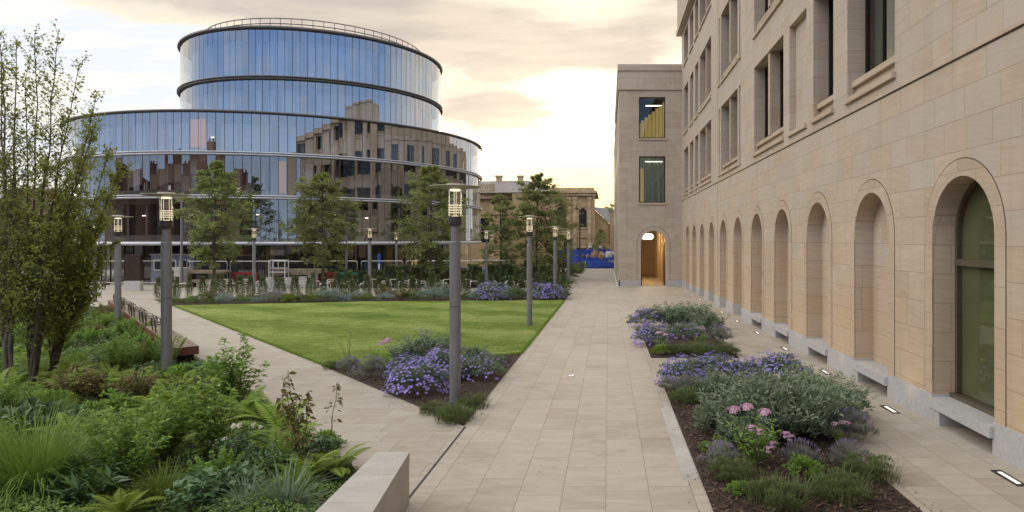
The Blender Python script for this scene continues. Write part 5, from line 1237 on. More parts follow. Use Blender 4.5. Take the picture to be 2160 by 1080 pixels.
# worn white lettering on the front skip: a C followed by strokes too far off to read
mb = MB(); mb.tube([(1.14 + .0, -.104, 1.24), (1.08, -.104, 1.28), (.98, -.104, 1.27), (.92, -.104, 1.18), (.93, -.104, 1.06), (1.0, -.104, .99), (1.09, -.104, .99), (1.14, -.104, 1.03)], .028, 6)
for x, zz, w, h in ((1.25, 1.08, .05, .17), (1.36, 1.08, .05, .17), (1.25, 1.20, .16, .05), (1.50, 1.08, .05, .17), (1.60, 1.08, .05, .17), (1.74, 1.08, .05, .17), (1.84, 1.05, .05, .2), (1.3, .88, .06, .14), (1.42, .88, .05, .14), (1.55, .88, .05, .14), (1.55, .95, .14, .05), (1.75, .88, .05, .14)):
    mb.box(x, x + w, -.106, -.10, zz, zz + h)
mb.build('lettering', M['letter_white'], s1)
# ------------------------------------------------------------------ trees
def put(root_name, label, cat, loc, meshes, group=None, rz=0, sc=1.0):
    r = thing(root_name, label, cat, loc, rz, group); r.scale = (sc, sc, sc)
    for nm, mb, mats in meshes: mb.build(nm, mats, r)
    return r
def leader_tree(seed, H, z0, R, nb, nl, leafL=.13, top=1.0, lean=0.0, trunk=.10, skew=.55, sparse=1.0):
    """Young oak: straight leader, tiers of side branches, leaves held in sprays along each branch."""
    r = np.random.default_rng(seed); T = MB(); Cn = MB()
    tt = np.linspace(0, 1, 12); tr = np.stack([lean * tt + np.cumsum(r.normal(0, .012, 12)), np.cumsum(r.normal(0, .012, 12)), -.2 + (H + .1) * tt], 1)
    T.tube(tr, trunk * (1 - .9 * tt) + .008, 8, 0, False)
    for i in range(nb):
        q = (i + .5) / nb; z = z0 + (H - z0) * q ** .95; a = i * 2.4 + r.normal(0, .5)
        env = (.62 + .38 * math.sin(min(1, q / skew) * PI / 2) if q < skew else math.cos((q - skew) / (1 - skew) * PI / 2) ** .75)
        env = max(.10, env) * (1 - .18 * (q < .12))
        l = R * env * r.uniform(.55, 1.12); up = -.05 + .75 * q + r.normal(0, .12)
        m = 8; s = np.linspace(0, 1, m); base = np.array([np.interp(z / H, tt, tr[:, 0]), np.interp(z / H, tt, tr[:, 1]), z])
        dirv = np.array([math.cos(a), math.sin(a), 0])
        P = base + dirv * (l * s)[:, None] + np.array([0, 0, 1.0]) * (l * (up * s - .28 * s ** 2))[:, None]
        P += np.cumsum(r.normal(0, .025 * l, (m, 3)), 0)
        T.tube(P, (.028 * (1 - q) + .008) * (1 - .8 * s) + .002, 4, 0, False)
        ntw = max(3, int(6 * l)); 
        for k in range(ntw):
            sk = r.uniform(.22, 1.0); pb = np.array([np.interp(sk, s, P[:, c]) for c in range(3)])
            b = a + r.choice([-1, 1]) * r.uniform(.3, 1.3); tl = l * r.uniform(.18, .42) * (1.15 - .5 * sk)
            dv = unit(np.array([math.cos(b), math.sin(b), r.normal(.12, .3)])); 
            if tl > .25: T.tube([pb, pb + dv * tl], [.006, .002], 3, 0, False)
            n = max(3, int(nl / nb / ntw * r.uniform(.3, 1.7))); u = r.uniform(.1, 1.08, n)
            B = pb + dv * (tl * u)[:, None] + r.normal(0, .05 + .05 * tl, (n, 3))
            D = unit(dv + .9 * rdir(r, n) + np.array([0, 0, -.15])); N = unit(np.array([0, 0, 1.0]) + .7 * rdir(r, n))
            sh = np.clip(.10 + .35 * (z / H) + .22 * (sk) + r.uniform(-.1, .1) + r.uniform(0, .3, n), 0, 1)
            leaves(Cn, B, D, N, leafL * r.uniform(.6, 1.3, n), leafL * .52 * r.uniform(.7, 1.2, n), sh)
    return T, Cn
OAKS = [(450, 50.0, 343, 552, 400, 527, 'young oak left of the others, right of the thin grey column', 11),
        (682, 50.5, 368, 550, 610, 746, 'young bushy oak in the middle behind the lawn', 12),
        (908, 51.5, 352, 560, 840, 972, 'young oak beside the tallest lamp post', 13),
        (1132, 62.0, 372, 585, 1062, 1205, 'dense dark oak before the old stone hall', 14),
        (1058, 61.0, 412, 590, 1012, 1098, 'thin pale oak at the right edge of the glass building', 15)]
for px, y, pt, pb, xl, xr, lb, sd_ in OAKS:
    g = gz(y); H = (504 - pt) * y / F - g; z0 = (504 - pb) * y / F - g; R = (xr - xl) / 2 * y / F
    big = px == 1132; thin = px == 1058
    T, Cn = leader_tree(sd_, H, max(z0, .8), R * 1.12, 90 if not thin else 60, 36000 if big else (11000 if thin else 19000), .165, lean=r_ if (r_ := 0.15 * ((sd_ % 3) - 1)) else 0.0, trunk=.12, skew=.42)
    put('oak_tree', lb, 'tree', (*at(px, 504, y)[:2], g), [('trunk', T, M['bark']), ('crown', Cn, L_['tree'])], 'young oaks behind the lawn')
for px, y, pt, R, n, lb, sd_ in ((1266, 104.5, 484, 1.4, 1500, 'small round tree behind the rear skip', 21), (1292, 125, 432, 4.5, 3500, 'sunlit distant tree beside the end wing', 22),
                                 (1190, 70, 500, 1.6, 2200, 'low bushy tree behind the fourth path lamp', 23), (40, 60, 395, 4.5, 3500, 'distant tree behind the big left tree', 24), (-60, 62, 400, 4.5, 3000, 'distant tree at the far left', 25)):
    g = gz(y); H = (504 - pt) * y / F - g
    T, Cn = leader_tree(sd_, H, H * .25, R, 60, n, .24 if y > 60 else .2, skew=.35)
    put('broadleaf_tree', lb, 'tree', (*at(px, 504, y)[:2], g), [('trunk', T, M['bark']), ('crown', Cn, L_['tree'])])

def multistem(seed, base, tips, y_spread, nl, shoot=.9, leafL=.075, dense=(0.25, .75), stemr=.045, w=1.0):
    """Upright many-stemmed tree: long whippy shoots towards given tips, leaves close along side shoots."""
    r = np.random.default_rng(seed); T = MB(); Cn = MB(); b = np.array(base)
    for (tx, ty, tz) in tips:
        tip = np.array([tx, ty, tz]) - b; m = 16; s = np.linspace(0, 1, m)
        hz = tip.copy(); hz[2] = 0
        P = hz * (s ** 1.25)[:, None] + np.array([0, 0, tip[2]]) * s[:, None]
        P += np.cumsum(r.normal(0, .018, (m, 3)), 0) * np.array([1, 1, .3]); P[0] *= .2; P[0, 2] = -.15
        T.tube(P, stemr * w * (1 - .93 * s) + .003, 7, 0, False)
        H = tip[2]; ns = int(10 * H)
        for k in range(ns):
            q = r.uniform(.2, 1.0) ** .85; pb = np.array([np.interp(q, s, P[:, c]) for c in range(3)])
            l = shoot * (1.15 - q) ** .8 * r.uniform(.35, 1.15) + .07; a = r.uniform(0, 2 * PI)
            dv = unit(np.array([math.cos(a) * .75, math.sin(a) * .75, r.uniform(.35, 1.1)])); mm = 5; ss = np.linspace(0, 1, mm)
            Q = pb + dv * (l * ss)[:, None] + np.array([0, 0, -.0]) ; Q[:, 2] += .12 * l * ss ** 2
            T.tube(Q, .007 * (1 - .7 * ss), 3, 0, False)
            n = max(4, int(nl / (len(tips) * ns) * (.45 + l) * r.uniform(.6, 1.4) * (1.08 - .1 * q)))
            u = r.uniform(.05, 1.05, n); B = pb + dv * (l * u)[:, None] + r.normal(0, .022 + .03 * l, (n, 3)); B[:, 2] += .12 * l * u ** 2
            D = unit(dv * .5 + rdir(r, n) + np.array([0, 0, -.1])); N = unit(np.array([0, 0, .8]) + .9 * rdir(r, n))
            sh = np.clip(.15 + .2 * u + r.uniform(-.12, .12) + r.uniform(0, .45, n), 0, 1)
            leaves(Cn, B, D, N, leafL * r.uniform(.6, 1.25, n), leafL * .6 * r.uniform(.7, 1.2, n), sh)
    return T, Cn
def tip(px, py, y): return at(px, py, y)
TREES = [(31, (20, 14.9), [(10, 75, 14.8), (28, 90, 15.2), (-10, 150, 14.5), (-40, 120, 15.0), (35, 280, 14.4), (-25, 260, 15.6), (8, 330, 14.2), (-70, 200, 15), (20, 420, 14.3), (-20, 480, 14.6)], 8500, 'tall upright leafy tree with dark trunk at the left edge', .95, .045, 1.0),
         (32, (66, 14.7), [(112, 58, 14.6), (77, 68, 14.9), (168, 135, 14.3), (135, 250, 14.9), (60, 160, 15.3), (205, 205, 14.8), (95, 330, 13.9), (180, 330, 15.2), (222, 262, 14.6), (40, 430, 14.2), (110, 470, 14.0), (160, 430, 14.6)], 11500, 'tall many-stemmed tree with wispy shoots beside the leftmost trunk', .95, .034, .9),
         (33, (108, 15.6), [(232, 300, 15.4), (250, 352, 15.2), (190, 300, 16.2), (150, 380, 15.8), (236, 400, 15.9), (215, 445, 15.0), (120, 420, 16.3), (238, 520, 15.4), (170, 500, 15.0), (205, 560, 15.2), (75, 520, 16.0), (140, 590, 14.9)], 17000, 'yellow-green leaning tree in front of the bench lamps', .9, .026, .9)]
for sd_, (bx, by), tips, nl, lb, sh_, sr_, w_ in TREES:
    base = (*at(bx, 504, by)[:2], gz(by)); T, Cn = multistem(sd_, base, [tip(*q) for q in tips], .5, nl, sh_, .075, stemr=sr_, w=w_)
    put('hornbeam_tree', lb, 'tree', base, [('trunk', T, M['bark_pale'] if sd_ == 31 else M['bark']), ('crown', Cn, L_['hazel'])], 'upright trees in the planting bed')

# ------------------------------------------------------------------ plant kit: one or more meshes of each kind, shared by the copies
KIT = {}
def kit(name, root_name, builders, nvar):
    KIT[name] = []
    for v in range(nvar):
        KIT[name].append((root_name, [(nm, f(np.random.default_rng(hash_(name) + 97 * v)), mats) for nm, f, mats in builders]))
def hash_(s): return sum((i + 1) * ord(c) for i, c in enumerate(s)) % 100000
PROTO = {}
def plant(kind, x, y, label, cat, group=None, sc=1.0, rz=None, var=None, dz=0.0, rr=random.Random(5)):
    v = rr.randrange(len(KIT[kind])) if var is None else var % len(KIT[kind])
    rz = rr.uniform(0, 6.28) if rz is None else rz; loc = (x, y, gz(y) + .012 + dz); sc = sc if isinstance(sc, tuple) else (sc, sc, sc)
    if (kind, v) in PROTO:
        o = dup(PROTO[kind, v], loc, rz, sc, label)
        if group: o['group'] = group
        elif 'group' in o: del o['group']
        o['category'] = cat; return o
    rn, parts = KIT[kind][v]; r = thing(rn, label, cat, loc, rz, group); r.scale = sc
    for nm, mb, mats in parts: mb.build(nm, mats, r)
    PROTO[kind, v] = r; return r
def B(f): return lambda r: (lambda mb: (f(mb, r), mb)[1])(MB())
kit('fern', 'fern', [('frond', B(lambda m, r: fern_mesh(m, r, int(r.integers(10, 15)), .78)), L_['fern'])], 5)
kit('grass', 'grass_clump', [('blade', B(lambda m, r: blades(m, r, 330, .13, .62, .009, .75)), L_['grass'])], 3)
kit('tussock', 'grass_tussock', [('blade', B(lambda m, r: blades(m, r, 1500, .30, 1.18, .009, .80)), L_['grass'])], 1)
kit('sedge', 'sedge_clump', [('blade', B(lambda m, r: blades(m, r, 260, .10, .62, .013, 1.0, 0, 1.15)), L_['sedge'])], 1)
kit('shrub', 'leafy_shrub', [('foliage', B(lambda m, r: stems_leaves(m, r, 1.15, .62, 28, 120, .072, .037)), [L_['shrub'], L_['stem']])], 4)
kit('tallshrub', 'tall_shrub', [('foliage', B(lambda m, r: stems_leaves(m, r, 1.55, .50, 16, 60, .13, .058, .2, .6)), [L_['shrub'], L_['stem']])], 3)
kit('hellebore', 'hellebore', [('foliage', B(lambda m, r: stems_leaves(m, r, .42, .48, 34, 11, .20, .065, .75, -.2, 0, 1, .006, .9)), [L_['gloss'], L_['stem']])], 3)
kit('bigleaf', 'broadleaf_perennial', [('foliage', B(lambda m, r: stems_leaves(m, r,   .5, .42, 46, 6, .125, .085, .55, -.1, 0, 1, .006, .7)), [L_['gloss'], L_['stem']])], 2)
kit('bronze', 'bronze_shrub', [('foliage', B(lambda m, r: stems_leaves(m, r, .75, .55, 24, 42, .085, .045, .3)), [L_['brown'], L_['stem']])], 2)
kit('herb', 'leafy_herb', [('foliage', B(lambda m, r: mound(m, r, .42, .42, .42, 900, .075, .040, .4)), L_['shrub'])], 3)
def roses(r):
    mb = MB(); n = 5; P = np.array([[-.20, .0, .62], [.0, -.05, .66], [.17, .03, .70], [.16, -.15, .50], [-.42, -.1, .52]]); N = unit(np.array([0, -.6, .6]) + .4 * rdir(r, n)); flowers(mb, P, N, .052, r, 0, None, 6, .88); flowers(mb, P + N * .02, unit(N + .3 * rdir(r, n)), .042, r, 0, None, 5, .85); flowers(mb, P + N * .035, N, .022, r, 0, 1, 5, .85); return mb
kit('rose', 'white_rose_bush', [('foliage', B(lambda m, r: stems_leaves(m, r, .62, .5, 22, 60, .055, .036)), [L_['gloss'], L_['stem']]), ('blossom', roses, [L_['rose'], L_['yellow']])], 1)
# clipped and perennial plants of the beds by the path
def aster_f(rx, ry, h, n): return lambda r: (lambda mb: (mound(mb, r, rx, ry, h, n, .060, .024, .8, 46), mb)[1])(MB())
def aster_b(rx, ry, h, n, rad=.022, front=False):
    def f(r):
        mb = MB(); a = r.uniform(0, 2 * PI, n * 2); cz = r.uniform(.12, 1.0, n * 2)
        lump = np.sin(3 * a + 1.0) * .5 + np.sin(5 * a + cz * 9) * .5; keep = r.uniform(0, 1, n * 2) < (.55 + .45 * lump)
        a, cz = a[keep][:n], cz[keep][:n]; k = len(a); q = np.sqrt(1 - cz ** 2); rad2 = (1 + .10 * lump[keep][:n]) * r.uniform(.92, 1.05, k)
        P = np.stack([rx * q * np.cos(a) * rad2, ry * q * np.sin(a) * rad2, h * cz * rad2], 1)
        N = unit(P / np.array([rx, ry, h]) + np.array([0, 0, .6]) + .4 * rdir(r, k)); flowers(mb, P, N, rad, r, 0, 1, 7); return mb
    return f
kit('aster', 'aster_clump', [('foliage', aster_f(.62, .55, .58, 2600), L_['salvia']), ('blossom', aster_b(.64, .57, .60, 430, .033), [L_['aster'], L_['yellow']])], 2)
kit('aster_low', 'aster_clump', [('foliage', aster_f(.62, .5, .46, 2400), L_['salvia']), ('blossom', aster_b(.64, .52, .48, 110, .030), [L_['aster'], L_['yellow']])], 1)
kit('salvia', 'grey_sage_bush', [('foliage', B(lambda m, r: (stems_leaves(m, r, .86, .78, 58, 30, .105, .034, .2, .2, 0, 1, .005, .7), mound(m, r, .66, .66, .66, 1300, .105, .034, .5, 40))), [L_['salvia'], L_['stem']])], 3)
def lav(m, r):
    mound(m, r, .40, .40, .40, 1900, .085, .010, 1.3, 26, rand=.45)
    a = r.uniform(0, 6.28, 90); s = np.sqrt(r.uniform(0, .9, 90)); P = np.stack([.36 * np.cos(a) * s, .36 * np.sin(a) * s, .40 * np.sqrt(1 - s ** 2) + .04], 1)
    leaves(m, P, unit(P * np.array([1, 1, 1.6]) + .2 * rdir(r, 90)), rdir(r, 90), .085, .018, r.uniform(0, 1, 90), 1)
kit('lavender', 'lavender_mound', [('foliage', B(lav), [L_['lav'], L_['mauve']])], 2)
kit('thyme', 'low_thyme_mound', [('foliage', B(lambda m, r: (mound(m, r, .42, .40, .30, 2600, .045, .011, 1.0, 30, rand=.6), blades(m, r, 260, .36, .34, .008, .6))), L_['thyme'])], 3)
kit('limemound', 'lime_green_mound', [('foliage', B(lambda m, r: mound(m, r, .36, .36, .34, 1100, .06, .03, .6)), L_['lime'])], 1)
kit('catmint', 'catmint_mound', [('foliage', B(lambda m, r: mound(m, r, .62, .5, .52, 1700, .06, .020, .9)), L_['catmint'])], 2)
kit('darkmound', 'dark_green_mound', [('foliage', B(lambda m, r: mound(m, r, .60, .5, .50, 1500, .055, .022, .7)), L_['thyme'])], 2)
def heads(pts, rad, n):
    def f(i):
        def g(r):
            mb = MB(); c = np.array(pts[i]); d = rdir(r, n); d[:, 2] = np.abs(d[:, 2]) * .8 + .05; flowers(mb, c + d * rad * np.array([1, 1, .75]), d + .3 * rdir(r, n), .022, r, 0, None, 5); return mb
        return g
    return f
PH = [(-.30, -.05, .78), (-.10, .0, .80), (.14, -.03, .73), (-.08, -.16, .56), (.02, -.2, .52), (.12, -.28, .30), (.2, -.2, .34), (.42, -.1, .44), (.5, -.05, .38)]
kit('phlox', 'pink_phlox', [('foliage', B(lambda m, r: stems_leaves(m, r, .74, .36, 15, 26, .12, .028, .1, .1)), [L_['shrub'], L_['stem']])] + [('flower_head', heads(PH, .098 if i < 3 else .075, 60 if i < 3 else 30)(i), L_['pink']) for i in range(9)], 1)
PH2 = [(-.2, 0, .62), (0.02, -.05, .66), (.2, .05, .60)]
kit('phlox_s', 'pink_phlox', [('foliage', B(lambda m, r: stems_leaves(m, r, .58, .3, 12, 20, .10, .026, .1, .1)), [L_['shrub'], L_['stem']])] + [('flower_head', heads(PH2, .10, 46)(i), L_['pink']) for i in range(3)], 1)
def yew(m, r, h=1.55, w=.30):
    stems = MB; m.tube([(0, 0, -.05), (.01, 0, h * .9)], [.02, .006], 4, 1, False, .3)
    n = 1300; z = r.uniform(.0, 1, n) ** .75 * h; q = (.45 + .55 * np.sin(np.clip(z / h * 1.1 + .12, 0, 1) * PI)) * w * r.uniform(.2, 1.0, n) ** .6; a = r.uniform(0, 2 * PI, n)
    cl = np.floor(z * 7) * 1.7; q *= .7 + .5 * np.sin(a * 2 + cl)**2
    P = np.stack([q * np.cos(a), q * np.sin(a), z], 1); D = unit(np.stack([np.cos(a), np.sin(a), r.uniform(.1, 1.3, n)], 1) + .5 * rdir(r, n))
    leaves(m, P, D, rdir(r, n) + np.array([0, 0, .4]), .13 * r.uniform(.6, 1.2, n), .034, np.clip(.1 + .35 * q / w + r.uniform(0, .5, n), 0, 1))
kit('yew', 'upright_yew', [('foliage', B(lambda m, r: yew(m, r)), [L_['yew'], L_['stem']])], 5)

# ------------------------------------------------------------------ yew row, low plants along the far lawn edge
yews = []
r = random.Random(12)
for i in range(40):
    f = i / 39; px = 337 + (1192 - 337) * f + r.uniform(-7, 7); y = 41.4 + 2.2 * min(1, f * 1.3) + r.uniform(-.5, .5)
    yews.append((px, y))
yews.sort()
for i, (px, y) in enumerate(yews):
    if 944 < px < 972: px -= 26
    s = r.uniform(.7, 1.02); plant('yew', (px - 1283) * y / F, y, 'dark upright yew in the row behind the lawn, %s from the left' % ORD[i + 1], 'hedge plant', 'yew row behind the lawn', ((w_ := s * r.uniform(.6, 1.15)), w_, s * r.uniform(.85, 1.12)))
hy = []
for i in range(34):
    px = 600 + (1196 - 600) * (i + .5) / 34 + r.uniform(-6, 6); hy.append((px, r.uniform(53.6, 57.6)))
hy.sort()
for i, (px, y) in enumerate(hy):
    s = r.uniform(.85, 1.15) * (1.0 if px > 820 else .8); plant('yew', (px - 1283) * y / F, y, 'dark yew of the hedge behind the bike hoops, %s from the left' % ORD[i + 1], 'hedge plant', 'yew hedge behind the bike hoops', (2.0 * s, 2.0 * s, s))
def lawn_far(k):                                # where the ray x = k y meets the far edge of the lawn
    E = [(-27.3, 36.2), (-23.6, 36.9), (-14, 39.6), (-2.56, 41.0), (2, 41.5)]
    for (x0, y0), (x1, y1) in zip(E, E[1:]):
        den = (x1 - x0) - k * (y1 - y0); u = (k * y0 - x0) / den
        if -1e-6 <= u <= 1: return y0 + u * (y1 - y0)
    return 40.0
LOW = [(352, 39.6, 'darkmound', .6), (378, 39.3, 'darkmound', .55), (410, 39.3, 'darkmound', .6), (441, 39.6, 'darkmound', .7), (474, 40.4, 'catmint', .9), (512, 39.8, 'darkmound', .75), (545, 40.2, 'catmint', .7), (575, 40.4, 'lavender', 1.3), (602, 40.2, 'limemound', 1.25), (622, 40.0, 'limemound', .95),
       (640, 41.2, 'darkmound', 1.0), (655, 40.2, 'limemound', 1.05), (675, 41.0, 'darkmound', 1.0), (698, 40.6, 'catmint', 1.35), (730, 41.0, 'aster_low', .7), (752, 40.8, 'darkmound', .7), (780, 40.6, 'darkmound', .75), (812, 40.8, 'catmint', .8), (846, 41.6, 'bronze', .9), (870, 41.2, 'darkmound', .75), (896, 41.4, 'darkmound', .9), (922, 41.8, 'catmint', 1.6), (985, 41.6, 'darkmound', .8),
       (1012, 42.0, 'aster_low', 1.0), (1035, 42.2, 'aster', 1.35), (1065, 42.0, 'aster_low', 1.35), (1092, 42.2, 'darkmound', 1.3), (1140, 42.6, 'aster', 1.25), (1162, 42.8, 'aster', 1.2), (1182, 43.6, 'aster_low', 1.1), (1190, 46.8, 'darkmound', 1.0), (1196, 55, 'darkmound', 1.1), (1205, 66, 'darkmound', 1.7), (1213, 74, 'darkmound', 1.7), (1218, 84, 'limemound', 2.0), (1225, 92, 'darkmound', 1.8)]
DESC = {'darkmound': ('low dark green mound', 'plant'), 'catmint': ('low blue-grey catmint mound', 'plant'), 'lavender': ('low greyish lavender mound', 'lavender'), 'limemound': ('low lime green mound', 'plant'), 'aster_low': ('low sparse mauve aster', 'aster'), 'aster': ('purple flowering aster clump', 'aster'), 'bronze': ('small bronze-leaved shrub', 'shrub')}
cnt = {}
for px, y, k, s in LOW: cnt[k] = cnt.get(k, 0) + 1
seen = {}
for px, y, k, s in LOW:
    seen[k] = seen.get(k, 0) + 1; d0, c0 = DESC[k]
    if y < 45: y = lawn_far((px - 1283) / F) + .34 + .1 * s
    s *= 1.3
    plant(k, (px - 1283) * y / F, y, '%s along the far lawn edge%s' % (d0, '' if cnt[k] == 1 else ', %s from the left' % ORD[seen[k]]), c0, 'low plants along the far lawn edge', s)

r2 = random.Random(31); row2 = []
for i in range(30): p_ = 372 + i * 27 + r2.uniform(-8, 8); row2.append((p_, lawn_far((p_ - 1283) / F) + r2.uniform(1.1, 1.9)))
for i, (px, y) in enumerate(row2):
    k = r2.choice(['darkmound', 'darkmound', 'bronze', 'catmint', 'herb', 'lavender'])
    plant(k, (px - 1283) * y / F, y, 'mixed low plant between yew row and lawn edge, %s from the left' % ORD[i + 1], 'plant', 'second row of low plants by the lawn', r2.uniform(.8, 1.25))

# ------------------------------------------------------------------ bed at the near tip of the lawn
def pl(kind, px, py, s, lb, cat, var=None): x, y = gp(px, py); return plant(kind, x, y, lb, cat, None, s, None, var)
pl('aster', 880, 830, 1.15, 'dense purple aster clump left of the tallest lamp post', 'aster', 0)
pl('aster', 930, 800, 1.2, 'dense purple aster clump directly behind the tallest lamp post', 'aster', 1)
pl('aster', 860, 800, .95, 'purple aster clump at the left end of the near lawn bed', 'aster', 1)
pl('aster_low', 1000, 800, 1.15, 'thinly flowered aster clump right of the tallest lamp post', 'aster')
pl('aster_low', 1022, 783, .95, 'small thin aster at the right corner of the near lawn bed', 'aster')
pl('thyme', 912, 872, .72, 'low green thyme mound left of the tallest lamp base', 'thyme', 0)
pl('thyme', 958, 888, 1.0, 'low green thyme mound in front of the tallest lamp base', 'thyme', 1)
pl('thyme', 1000, 860, .85, 'low dark thyme mound right of the tallest lamp base', 'thyme', 2)
pl('lavender', 782, 800, 1.15, 'silvery lavender mound left of the near asters', 'lavender', 0)
pl('lavender', 735, 785, .85, 'small lavender mound near the left tip of the near lawn bed', 'lavender', 1)
pl('thyme', 700, 778, .65, 'small dark mound at the left tip of the near lawn bed', 'thyme', 2)
pl('phlox_s', 812, 782, 1.15, 'pink phlox behind the silvery lavender mound', 'phlox')
pl('salvia', 905, 765, 1.15, 'grey-green sage bush behind the near asters', 'sage', 0)
pl('salvia', 855, 768, .7, 'small grey-green sage left of the other one behind the asters', 'sage', 2)
pl('lavender', 960, 768, 1.1, 'lavender mound behind the tallest lamp post', 'lavender', 0)
pl('salvia', 1000, 765, .6, 'small sage bush at the back right of the near lawn bed', 'sage', 1)
pl('herb', 1050, 765, .6, 'small leafy herb at the right edge of the near lawn bed', 'herb', 1)
# wiry verbena stems
x, y = gp(735, 775); r_ = thing('verbena', 'wiry verbena stems with tiny mauve heads before the lawn', 'verbena', (x, y, gz(y)))
mb = MB(); fl = MB(); q = np.random.default_rng(77); pts = []
for i in range(7):
    e = np.array([q.normal(0, .22), q.normal(0, .12), q.uniform(.6, 1.0)]); mb.tube([(0, 0, 0), tuple(e * np.array([.4, .4, .5])), tuple(e)], .004, 3, 0, False); pts.append(e)
mb.build('stem', L_['stem'], r_); flowers(fl, np.array(pts), np.array([[0, 0, 1.0]] * 7), .035, q, 0, None, 6); fl.build('blossom', L_['mauve'], r_)

# ------------------------------------------------------------------ beds beside the arcade
pl('thyme', 1640, 1062, 1.05, 'low thyme mound at the near end of the path bed, left one', 'thyme', 1)
pl('thyme', 1772, 1052, 1.05, 'low thyme mound at the near end of the path bed, middle one', 'thyme', 0)
pl('thyme', 1838, 1010, 1.0, 'low thyme mound at the right edge of the near path bed', 'thyme', 2)
pl('lavender', 1790, 985, .8, 'dusky lavender mound behind the right thyme mound', 'lavender', 1)
pl('phlox', 1590, 985, 1.05, 'pink phlox with large flower heads in the near path bed', 'phlox')
pl('lavender', 1520, 985, .75, 'small lavender mound left of the pink phlox', 'lavender', 0)
pl('herb', 1508, 960, .6, 'small leafy herb at the left edge of the near path bed', 'herb', 0)
pl('salvia', 1545, 915, 1.0, 'grey-green sage bush at the left of the near path bed', 'sage', 0)
pl('salvia', 1640, 925, 1.35, 'large grey-green sage bush behind the pink phlox', 'sage', 1)
pl('salvia', 1725, 915, 1.15, 'grey-green sage bush at the right of the near path bed', 'sage', 2)
pl('lavender', 1790, 935, 1.15, 'loose grey lavender at the right edge beside the sages', 'lavender', 0)
pl('salvia', 1600, 868, 1.0, 'grey-green sage bush behind the left sage of the near path bed', 'sage', 2)
pl('salvia', 1690, 862, 1.05, 'grey-green sage bush before the purple asters of the path bed', 'sage', 1)
pl('phlox_s', 1775, 945, .6, 'small pink phlox peeping out at the right of the sages', 'phlox')
pl('thyme', 1450, 850, 1.0, 'fresh green thyme mound at the left edge of the near path bed', 'thyme', 0)
pl('lavender', 1450, 832, 1.0, 'greyish lavender behind the fresh green thyme mound', 'lavender', 1)
pl('aster', 1445, 812, 1.1, 'purple aster clump at the left back of the near path bed', 'aster', 0)
pl('aster', 1510, 810, 1.15, 'purple aster clump at the middle back of the near path bed', 'aster', 1)
pl('aster', 1580, 812, 1.0, 'purple aster clump behind the sages in the near path bed', 'aster', 0)
pl('aster', 1640, 818, 1.3, 'tall purple aster clump at the right back of the near path bed', 'aster', 1)
pl('limemound', 1600, 830, .9, 'bright lime green plant among the purple asters', 'plant')
pl('lavender', 1410, 825, .7, 'small greyish mound at the back left corner of the near path bed', 'lavender', 0)
pl('aster', 1365, 690, 1.25, 'purple aster clump at the back left of the far path bed', 'aster', 1)
pl('aster', 1372, 728, 1.15, 'purple aster clump at the front left of the far path bed', 'aster', 0)
pl('aster_low', 1440, 715, 1.2, 'thin mauve aster in the middle of the far path bed', 'aster')
pl('salvia', 1420, 690, 1.25, 'grey-green sage bush at the back of the far path bed', 'sage', 0)
pl('salvia', 1465, 695, 1.3, 'grey-green sage bush at the back right of the far path bed', 'sage', 2)
pl('salvia', 1492, 706, 1.05, 'grey-green sage bush at the right edge of the far path bed', 'sage', 1)
pl('phlox_s', 1395, 742, .85, 'pale pink phlox at the front left of the far path bed', 'phlox')
pl('phlox_s', 1478, 728, .85, 'pink phlox in the middle of the far path bed', 'phlox')
pl('lavender', 1515, 726, 1.3, 'dark lavender mound at the right of the far path bed', 'lavender', 0)
pl('thyme', 1470, 748, 1.25, 'low green mound at the front middle of the far path bed', 'thyme', 1)
pl('thyme', 1530, 750, 1.2, 'low green mound at the front right of the far path bed', 'thyme', 0)
pl('thyme', 1425, 748, 1.0, 'low green mound at the front of the far path bed by the phlox', 'thyme', 2)
pl('herb', 1393, 750, .75, 'rounded leafy herb at the front left corner of the far path bed', 'herb', 2)
pl('thyme', 1545, 1010, .85, 'low green mound left of the pink phlox in the near path bed', 'thyme', 2)
pl('herb', 1700, 1010, .7, 'small leafy herb between the phlox and the right thyme', 'herb', 2)
pl('herb', 1560, 1045, .45, 'tiny pale herb at the front left of the near path bed', 'herb', 1)
pl('lavender', 1690, 985, .8, 'low lavender tuft right of the pink phlox', 'lavender', 1)
pl('salvia', 1580, 940, .8, 'small sage bush just behind the pink phlox', 'sage', 0)
pl('thyme', 1505, 895, .85, 'fresh green mound at the left edge beside the sages', 'thyme', 1)
pl('salvia', 1755, 885, 1.0, 'grey-green sage bush at the far right beside the slot light', 'sage', 0)
pl('salvia', 1530, 850, .85, 'grey-green sage bush between the lavender and the lime green plant', 'sage', 1)
# bark mulch on the beds
def chips(name, poly_box, n, seed, lb):
    q = np.random.default_rng(seed); mb = MB(); k = 0
    x0, x1, y0, y1, fn = poly_box; P = np.stack([q.uniform(x0, x1, n), q.uniform(y0, y1, n)], 1)
    if fn is not None: P = P[[fn(a, b) for a, b in P]]
    n = len(P); z = np.array([gz(b) for b in P[:, 1]]) + .02 + q.uniform(0, .022, n)
    D = rdir(q, n); D[:, 2] *= .25; N = np.array([0, 0, 1.0]) + .45 * rdir(q, n)
    leaves(mb, np.column_stack([P, z]), D, N, q.uniform(.03, .115, n), q.uniform(.014, .036, n), q.uniform(0, 1, n) ** 2.4, 0, .03, 0.0)
    return stuff(mb.build(name, L_['chip'] if False else M['chip']), lb, 'mulch')
chips('bark_mulch', (1.30, 3.72, 6.5, 15.4, None), 11000, 1, 'dark bark mulch covering the near path bed')
def intri(a, b): return (b - 12.3) * .83 > (-2.62 - a) and b < 20.0 - (-2.6 - a) * .48
chips('bark_mulch', (-7.2, -2.62, 12.2, 20.1, intri), 9000, 2, 'dark bark mulch at the near tip of the lawn')
